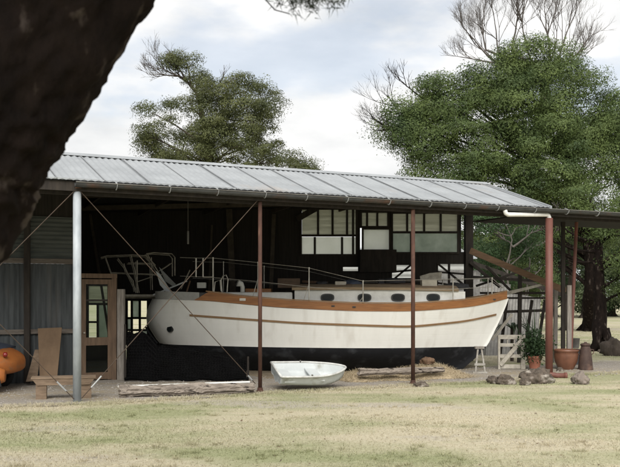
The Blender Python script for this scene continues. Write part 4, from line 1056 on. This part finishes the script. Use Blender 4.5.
# ------------------------------------------------------------------ trees
def wander(a, b, n, amp, rr):
    a=Vector(a); b=Vector(b); L_=(b-a).length; pts=[]; o1=Vector((rr.uniform(-1,1),rr.uniform(-1,1),rr.uniform(-.5,.8)))*amp*L_; o2=Vector((rr.uniform(-1,1),rr.uniform(-1,1),rr.uniform(-.5,.5)))*amp*.5*L_
    for i in range(n+1):
        q=i/n; pts.append(a.lerp(b,q)+o1*math.sin(math.pi*q)+o2*math.sin(2*math.pi*q))
    return pts
def twigs(mb, p, d, L_, r, depth, rr, spread=.6, lift=.15):
    """bare branching"""
    n=4; pts=[p]; cur=p.copy(); dd=d.copy()
    for i in range(n):
        dd=(dd+Vector((rr.uniform(-1,1),rr.uniform(-1,1),rr.uniform(-.6,1)))*.16+Vector((0,0,lift*.15))).normalized(); cur=cur+dd*L_/n; pts.append(cur.copy())
    mb.tube(pts,[r*(1-.5*i/n) for i in range(n+1)],5 if r>.03 else 3,cap=False)
    if depth<=0: return
    k=rr.choice((2,3,3))
    for i in range(k+1):
        q=pts[rr.choice((2,3,4,4))]; s=Vector((rr.uniform(-1,1),rr.uniform(-1,1),rr.uniform(-.5,.9))).normalized()
        nd=(dd+s*spread).normalized(); twigs(mb,q,nd,L_*rr.uniform(.55,.82),r*.55,depth-1,rr,spread,lift)
def tree(name, base, Yc_, trunk_px, lobes, label, leaf, bark, r0, seed, per=230, lsize=(.15,.05), clump=.5, dens=1., group=None, bare=(), depth_k=1.0, inner=.28, fat=1.15):
    rr=random.Random(seed); root=thing(name, base, label,'tree',group)
    nodes=[Vector(base)]+[P(x,y,Yc_) for x,y in trunk_px]
    pts=[]
    for a,b in zip(nodes[:-1],nodes[1:]):
        w=wander(a,b,5,.03,rr); pts+=w[:-1]
    pts.append(nodes[-1]); K=len(pts)
    mb=MB(); mb.tube(pts,[r0*(1.25 if i==0 else 1)*(1-.75*i/(K-1)) for i in range(K)],12)
    for k in range(5):
        a=k*1.256+rr.uniform(-.3,.3); b0=Vector(base); mb.tube([b0+Vector((math.cos(a)*r0*1.9,math.sin(a)*r0*1.9,-.05)),b0+Vector((math.cos(a)*r0*.9,math.sin(a)*r0*.9,r0*.7)),b0+Vector((math.cos(a)*r0*.35,math.sin(a)*r0*.35,r0*2.6))],[r0*.28,r0*.42,r0*.5],7)
    mb.build('trunk',MT[bark],root,smooth=True)
    C=[]; lim=MB(); k_=Yc_/FPX
    for lb in lobes:
        x,y,rx,ry=lb[:4]; dz=lb[4] if len(lb)>4 else rr.uniform(-1.2,1.2); dn=lb[5] if len(lb)>5 else 1.
        c=P(x,y,Yc_)+Vector((0,dz,0)); RX_,RZ_=rx*k_,ry*k_; RY=(RX_+RZ_)/2*depth_k
        # limb
        hd=lambda p: math.hypot(p.x-c.x,p.y-c.y)
        cand=[p for p in pts[2:] if p.z < c.z-.45*hd(p)] or pts[2:5]
        src=min(cand,key=lambda p:(p-c).length)
        L1=wander(src,c,6,.10,rr); lim.tube(L1,[max(.022,r0*.27*(1-.78*i/6)) for i in range(7)],7)
        nc=max(4,int(dn*dens*2.3*(RX_*RZ_+RX_*RY+RY*RZ_)/clump**2))
        for i in range(nc):
            while True:
                v=np.array([rr.gauss(0,1) for _ in range(3)]); v/=np.linalg.norm(v)
                if v[2]>-.75 or rr.random()<.4: break
            rad=1-inner*rr.random()**1.5
            q=c+Vector((v[0]*RX_*rad,v[1]*RY*rad,v[2]*RZ_*rad*fat)); C.append((q,clump*rr.uniform(.55,1.25)))
            if i%3==0:
                s=L1[rr.choice((3,4,5,6))]; lim.tube(wander(s,q,3,.1,rr),[.03,.022,.014,.008],4,cap=False)
    for (x,y,dx,dy,L_,dp) in bare:
        p=P(x,y,Yc_); src=min(pts[2:],key=lambda q:(q-p).length); lim.tube(wander(src,p,6,.06,rr),[max(.03,r0*.3*(1-.75*i/6)) for i in range(7)],6,cap=False)
        twigs(lim,p,Vector((dx,rr.uniform(-.2,.2),-dy)).normalized(),L_,.045,dp,rr)
    lim.build('limbs',MT[bark],root,smooth=True)
    if C:
        cs=np.array([q for q,_ in C]); rs=np.array([r for _,r in C]); idx=np.repeat(np.arange(len(C)),per); n=len(idx)
        v=RNG.normal(0,1,(n,3)); v/=np.linalg.norm(v,axis=1)[:,None]; v[:,2]=np.where((v[:,2]<-.3)&(RNG.random(n)<.6),-v[:,2],v[:,2]); rad=.45+.62*RNG.random(n)**.6
        lump_=1+.30*np.sin(v[:,0]*4.3+idx)*np.sin(v[:,1]*4.3+idx*2)*np.cos(v[:,2]*3+idx*3)
        pos=cs[idx]+v*(rs[idx]*rad*lump_)[:,None]*[1.15,1.15,.78]
        fast_mesh('crown',leaf_quads(pos,*lsize,up=-.2,nrm=v),4,MT[leaf],root)
    return root
# the tree behind the roof ridge
tree('wattle_tree', Vector(((212-310)*40/FPX,40,0)), 40, [(212,230),(210,170),(207,140),(203,120),(200,105),(196,92)],
     [(186,63,15,6,0,.4),(172,62,6,3,0,.3),(198,78,10,8,0,.35),(207,92,12,9,0,.5),(188,108,12,8,0,.5),(215,97,26,13),(245,88,22,12),(262,98,15,13),(262,112,12,10),(235,112,28,17),(225,118,20,16,-1),(250,125,24,15,-1),(215,140,22,14,-1.2),(240,150,26,14,-1.2),(200,162,28,10,-1),(164,122,18,13),(152,140,10,10),(167,143,24,14),(195,150,20,12,0,.7),(205,128,14,12,0,.6),
      (238,135,22,14,0,.8),(262,140,20,13),(276,152,16,11),(230,158,30,12,0,.7),(265,165,25,10),(296,165,9,7),(307,168,6,4),(180,160,32,8),(150,152,9,7)],
     'spreading grey green wattle tree rising behind the iron roof ridge','leafA','bark2',.25,5,per=560,lsize=(.10,.034),clump=.60,dens=.62,
     bare=((190,84,-.8,-.5,.9,4),(184,78,-1,-.1,1.0,4),(180,76,-.9,.15,.9,4),(206,92,.7,-.5,.7,3)))
# big dense tree at right
tree('blackwood_tree', G(592,331), 41, [(592,290),(588,235),(578,190),(565,140),(550,100),(540,75)],
     [(527,62,26,14,-.5),(505,72,22,14,-1),(545,78,30,18,-1),(490,90,22,16,-1.2),(572,88,24,20,0),(590,110,18,18,.5),(520,100,35,20,-1.5),(468,97,14,10),(458,115,20,13,-.5),(436,106,12,9,0,.7),(424,122,14,10,0,.8),(442,135,22,14,-.6),(478,125,28,18,-1.5),
      (520,130,35,18,-2),(560,120,30,20,-1.5),(595,135,25,18,-1),(430,152,18,12,-.5),(424,170,14,11,0,.8),(462,155,26,16,-1.8),(500,158,34,18,-2.4),(545,155,36,20,-2.4),(590,160,34,22,-2),(450,180,26,12,-1),(490,186,35,15,-2),(540,188,40,18,-2.6),(590,192,36,20,-2.2),(620,165,20,25,-1),(625,200,24,24,-1.4),(555,215,40,16,-1,.8),(500,214,30,12,-.6,.8),(620,130,16,14,0),(605,112,14,10,0,.8),(470,170,22,14,1.5),(405,116,13,8,0,.45),(398,132,10,6,0,.4),(412,142,12,8,0,.5),(432,94,12,8,0,.5),(520,178,30,16,1.5),(570,182,30,18,1.5),(505,140,26,18,1.5),(550,138,28,18,1.5),(515,96,22,16,1.5),(585,150,20,16,1.5),(470,208,26,14,.5),(530,228,30,14,.8),(575,232,26,16,.8),(610,232,24,20,1),(495,240,22,12,1.5),(545,252,20,12,2)],
     'huge dense green blackwood tree towering over the right end of the shed','leafB','bark',.42,8,per=1250,lsize=(.12,.042),clump=1.0,dens=.72,
     bare=((420,115,-1,-.25,1.3,4),(416,128,-1,.1,1.2,4),(410,132,-1,.05,1.0,3),(425,100,-.8,-.6,1.1,3),(430,148,-1,.1,.9,3)))
# dead tree behind it
dead=thing('dead_tree', Vector((11.0,46,0)), 'leafless grey tree rising above the dense green crown at right','tree')
rr=random.Random(33); mb=MB(); Yd=46; base=Vector((11.0,46,0)); fork=P(545,75,Yd)
mb.tube(wander(base,fork,8,.03,rr),[.32-.02*i for i in range(9)],10); mb.build('trunk',MT['twig'],dead,smooth=True)
mb=MB()
for (x,y,dx,dy,L_,dp,r_) in ((550,62,.05,-1,2.0,5,.065),(556,64,.55,-1,2.0,5,.055),(530,58,-.55,-1,1.9,5,.055),(500,56,-.45,-1,1.8,5,.05),(493,60,-.75,-.55,1.5,5,.06),(560,66,.95,-.55,1.5,4,.055),(512,50,.1,-1,1.9,5,.06),(488,62,-1,-.3,1.1,4,.045),(486,50,-.35,-1,1.5,5,.05),(575,62,.8,-.8,1.0,4,.04)):
    p=P(x,y,Yd); mb.tube(wander(fork,p,5,.08,rr),[.11,.10,.09,.08,.07,r_],6,cap=False)
    twigs(mb,p,Vector((dx,rr.uniform(-.25,.25),-dy)).normalized(),L_,r_,dp,rr,.55,.25); twigs(mb,p,Vector((dx+.25,rr.uniform(-.5,.5),-dy)).normalized(),L_*.8,r_*.6,dp,rr,.6,.2)
mb.build('limbs',MT['twig'],dead,smooth=True)
# nearer tree at the right edge
tree('blackwood_tree', G(602,351), 27.6, [(600,320),(599,280),(599,245),(601,222)],
     [(612,232,20,14,-.6),(622,255,16,14,-.4),(628,215,22,14,-.4),(616,275,12,9,-.3,.8),(596,196,22,10,.6,.7),(640,245,20,20,0),(640,190,26,20,.3),(622,292,8,6,-.2,.6),(585,212,14,6,.5,.6)],
     'dark thick trunked tree with low green branches at the right edge','leafB','bark',.27,14,per=380,lsize=(.08,.03),clump=.45,dens=.62,bare=((578,250,-1,-.1,.9,3),(590,262,-1,.2,.6,2),(585,240,-.9,-.5,.8,3)))
# scrub trees seen under the skillion and through the open end
for i,(x,gy,Yq,tr,lobes,lab,leaf,bark,r) in enumerate((
    (508,0,31,[(509,290),(507,262),(512,240),(505,222)],[(500,232,20,10,.8),(525,226,18,10,.6),(487,222,14,9,.4),(522,250,18,10,1.8),(488,250,14,9,1.4),(538,240,16,12,1.6),(505,268,18,9,2.2),(480,270,12,9,2),(495,290,18,10,3),(520,284,18,10,3)],'pale trunked scrub tree seen through the open end of the shed','leafC','barkpale',.05),
    (527,0,34,[(526,290),(530,262),(527,238),(532,220)],[(540,230,18,10,.8),(556,236,14,12,.6),(552,262,16,10,1.4),(515,240,16,10,1.2),(535,272,18,9,1.8),(556,282,12,8,1.6),(520,300,16,9,3),(545,298,16,9,3)],'slender twisted scrub tree just left of the red downpipe','leafB','barkpale',.045),
    (566,0,44,[(568,300),(571,265),(566,235)],[(566,240,18,14,1,.7),(580,255,12,12,.8,.7),(560,268,14,12,.8,.7),(572,285,12,8,1,.6)],'dark thin trunked tree standing behind the red leaning post','leafC','bark2',.2))):
    tree('scrub_tree',Vector(((x-310)*Yq/FPX,Yq,0)),Yq,tr,lobes,lab,leaf,bark,r,50+i,per=300,lsize=(.10,.036),clump=.5,dens=1.0,bare=((tr[-1][0]+8,tr[-1][1]+25,.8,-.5,.8,3),),group='scrub trees behind the shed')
# far row across the paddock
kinds=['dark round headed far tree across the pale paddock','olive far tree across the pale paddock']
for i,(x,Yq,w,h) in enumerate(((455,72,30,62),(490,78,34,70),(520,70,30,66),(552,75,34,72),(585,70,30,66),(612,76,34,74),(640,72,34,70),(680,74,36,72),(720,78,36,72))):
    rr=random.Random(90+i); b=Vector(((x-310)*Yq/FPX,Yq,0)); top=312-h
    lb=[(x+rr.uniform(-w*.6,w*.6),rr.uniform(top-6,303),w*rr.uniform(.4,.6),rr.uniform(9,14),rr.uniform(-2,2)) for _ in range(15)]
    order=['first','second','third','fourth','fifth','sixth','seventh','eighth','ninth'][i]
    t_=tree('paddock_tree',b,Yq,[(x,300),(x+rr.uniform(-3,3),280),(x+rr.uniform(-4,4),top+20)],lb,'dark green far tree across the pale paddock, '+order+' from the left in its row','leafC' if i%2 else 'leafD','bark2',.3,100+i,per=150,lsize=(.26,.10),clump=1.05,dens=.7,group='trees across the paddock')
# the leaning tree beside the camera
def leaning_tree():
    Yt=3.0; base=Vector((-3.05,3.15,0))
    root=thing('leaning_tree', base, 'dark leaning tree trunk crossing the top left corner close to the camera','tree')
    pc=[(-400,420),(-300,340),(-160,270),(-70,212),(-30,151),(18,76),(98,-40),(150,-140),(190,-260),(215,-380)]
    raw=[base+Vector((-.05,0,-.1)),Vector((-2.85,3.1,.55))]+[P(x,y,Yt) for x,y in pc[1:]]
    # resample with catmull-rom
    pts=[]; n=len(raw)
    for i in range(n-1):
        p0,p1,p2,p3=raw[max(i-1,0)],raw[i],raw[i+1],raw[min(i+2,n-1)]
        for k in range(22):
            t=k/22; pts.append(.5*((2*p1)+(p2-p0)*t+(2*p0-5*p1+4*p2-p3)*t*t+(3*p1-p0-p2*0-3*p2+p3)*t**3) if False else .5*((2*p1)+(p2-p0)*t+(2*p0-5*p1+4*p2-p3)*t*t+(-1*p0+3*p1-3*p2+p3)*t**3))
    pts.append(raw[-1]); K=len(pts); N_=110; rr=random.Random(3)
    ph=[rr.uniform(0,6.28) for _ in range(12)]; mb=MB(); vs=[]; fs=[]; prev=None
    for i,p in enumerate(pts):
        d=(pts[min(i+1,K-1)]-pts[max(i-1,0)]).normalized()
        r=(prev-d*prev.dot(d)).normalized() if prev is not None else d.cross(Vector((0,1,0))).normalized()
        prev=r; u=d.cross(r); q=i/(K-1); rad=.33-.08*min(1,q/.5)-.10*max(0,(q-.6)/.4)
        for k in range(N_):
            a=2*math.pi*k/N_
            b=1+.035*math.sin(3*a+ph[0]+q*6)+.025*math.sin(5*a+ph[1]-q*14)+.018*math.sin(11*a+ph[2]+q*40)+.014*math.sin(17*a-q*60+ph[3])+.10*mnoise.noise(Vector((math.cos(a)*2.2,math.sin(a)*2.2,i*.16)))+.07*mnoise.noise(Vector((math.cos(a)*6,math.sin(a)*6,i*.41)))-.07*abs(mnoise.noise(Vector((math.cos(a)*9,math.sin(a)*9,i*.09))))+.03*mnoise.noise(Vector((math.cos(a)*16,math.sin(a)*16,i*.6)))
            vs.append(p+(r*math.cos(a)+u*math.sin(a))*rad*b)
    for i in range(K-1):
        for k in range(N_): fs.append((i*N_+k,i*N_+(k+1)%N_,(i+1)*N_+(k+1)%N_,(i+1)*N_+k))
    fs.append(tuple(range((K-1)*N_,K*N_)))
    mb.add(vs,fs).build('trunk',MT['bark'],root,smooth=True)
    # boughs and needle foliage: overhead, and the sprig hanging into the top of the view
    lim=MB(); src=P(160,-170,3.0); hang=P(312,-34,3.3)
    B1=wander(src,hang+Vector((.0,0,.12)),10,.08,rr); lim.tube(B1,[.05-.0042*i for i in range(11)],8)
    ends=[]
    for i in range(30):
        s=B1[rr.choice((7,8,9,10,10))]; e=P(rr.gauss(311,19),rr.uniform(-24,13)-abs(rr.gauss(0,4)),3.3+rr.uniform(-.12,.12)); lim.tube(wander(s,e,4,.12,rr),[.004,.0035,.003,.0025,.002],4,cap=False); ends.append((s,e))
    lim.tube([B1[9],P(268,-14,3.3),P(262,-4,3.3),P(275,10,3.3),P(290,14,3.3)],[.006,.004,.003,.0025,.002],5)
    C=[]
    for s,e in ends:
        for k in range(150): C.append(s.lerp(e,.45+.6*rr.random()**.6))
    crown=[]  # unseen crown added overhead to keep sky light off the trunk
    for i in range(14):
        a=rr.uniform(0,6.28); c=Vector((-1.6+rr.uniform(-2.6,2.0),1.0+rr.uniform(-3.2,1.6),rr.uniform(4.4,6.6)))
        lim.tube(wander(raw[-1] if rr.random()<.6 else raw[-2],c,6,.1,rr),[.07-.009*k for k in range(7)],6,cap=False); crown.append(c)
    lim.build('boughs',MT['bark'],root,smooth=True)
    def needles(C,L0,w0,name):
        C=np.array(C); n=len(C); d=RNG.normal(0,1,(n,3)); d[:,2]-=.35; d/=np.linalg.norm(d,axis=1)[:,None]
        s=np.cross(d,RNG.normal(0,1,(n,3))); s/=np.linalg.norm(s,axis=1)[:,None]
        L_=L0*(.5+RNG.random(n)); d=d*L_[:,None]; s=s*w0/2
        fast_mesh(name,np.stack([C-s,C+s,C+d],1).reshape(-1,3),3,MT['needle'],root)
    needles([c+Vector((rr.gauss(0,.012),rr.gauss(0,.014),rr.gauss(0,.010))) for c in C],.034,.0036,'foliage')
    cs=np.array([[*c] for c in crown]); idx=np.repeat(np.arange(len(cs)),1500)
    v=RNG.normal(0,.42,(len(idx),3)); pos=cs[idx]+v*[1.2,1.2,.7]
    # keep the view itself clear
    pos=pos[(pos[:,1]<1.2)|(pos[:,2]>1.7+.42*pos[:,1])]
    needles(pos,.22,.02,'crown')
leaning_tree()

# ------------------------------------------------------------------ sky, sun, camera
SUN_EL, SUN_AZ = math.radians(39), math.radians(182)      # azimuth clockwise from +Y
w=bpy.data.worlds.new('World'); S.world=w; w.use_nodes=True
nt=w.node_tree; N=nt.nodes; L=nt.links; bg=N['Background']; bg.inputs['Strength'].default_value=.1
sky=N.new('ShaderNodeTexSky'); sky.sky_type='NISHITA'; sky.sun_disc=False; sky.sun_elevation=SUN_EL; sky.sun_rotation=SUN_AZ
tc=N.new('ShaderNodeTexCoord'); mp=N.new('ShaderNodeMapping'); mp.inputs['Scale'].default_value=(1,1,2.6); mp.inputs['Location'].default_value=(.35,.1,.2)
L.new(tc.outputs['Generated'],mp.inputs['Vector'])
n1=N.new('ShaderNodeTexNoise'); n1.inputs['Scale'].default_value=3.2; n1.inputs['Detail'].default_value=7; n1.inputs['Roughness'].default_value=.52
L.new(mp.outputs['Vector'],n1.inputs['Vector'])
mr=N.new('ShaderNodeMapRange'); mr.inputs['From Min'].default_value=.36; mr.inputs['From Max'].default_value=.48; mr.inputs['To Min'].default_value=.66; mr.interpolation_type='SMOOTHSTEP'
L.new(n1.outputs['Fac'],mr.inputs['Value'])
n2=N.new('ShaderNodeTexNoise'); n2.inputs['Scale'].default_value=6.5; n2.inputs['Detail'].default_value=10
L.new(mp.outputs['Vector'],n2.inputs['Vector'])
cr=N.new('ShaderNodeValToRGB'); cr.color_ramp.elements[0].position=.3; cr.color_ramp.elements[1].position=.65
cr.color_ramp.elements[0].color=(5.3,5.42,5.5,1); cr.color_ramp.elements[1].color=(7.5,7.45,7.35,1)
L.new(n2.outputs['Fac'],cr.inputs['Fac'])
mx=N.new('ShaderNodeMix'); mx.data_type='RGBA'; L.new(mr.outputs['Result'],mx.inputs['Factor']); L.new(sky.outputs['Color'],mx.inputs['A']); L.new(cr.outputs['Color'],mx.inputs['B'])
L.new(mx.outputs['Result'],bg.inputs['Color'])
sd=bpy.data.lights.new('sun','SUN'); sd.energy=3.0; sd.angle=math.radians(50); sd.color=(1,.96,.9)
so=bpy.data.objects.new('sun',sd); COL.objects.link(so)
dirv=Vector((math.sin(SUN_AZ)*math.cos(SUN_EL),math.cos(SUN_AZ)*math.cos(SUN_EL),math.sin(SUN_EL)))
so.rotation_euler=dirv.to_track_quat('Z','Y').to_euler(); so.location=(0,0,30)
cd=bpy.data.cameras.new('camera'); cam=bpy.data.objects.new('camera',cd); COL.objects.link(cam)
cam.location=(0,0,EYE); cam.rotation_euler=(math.pi/2,0,0)
cd.sensor_width=36; cd.lens=FPX/620*36; cd.shift_y=(HOR-233.5)/620; cd.clip_start=.1; cd.clip_end=4000
cd.dof.use_dof=True; cd.dof.focus_distance=17; cd.dof.aperture_fstop=5.6
S.camera=cam
S.view_settings.view_transform='Standard'; S.view_settings.look='None'; S.view_settings.gamma=1; S.view_settings.exposure=.56; S.view_settings.use_curve_mapping=False
S.cycles.max_bounces=8; S.cycles.transparent_max_bounces=8
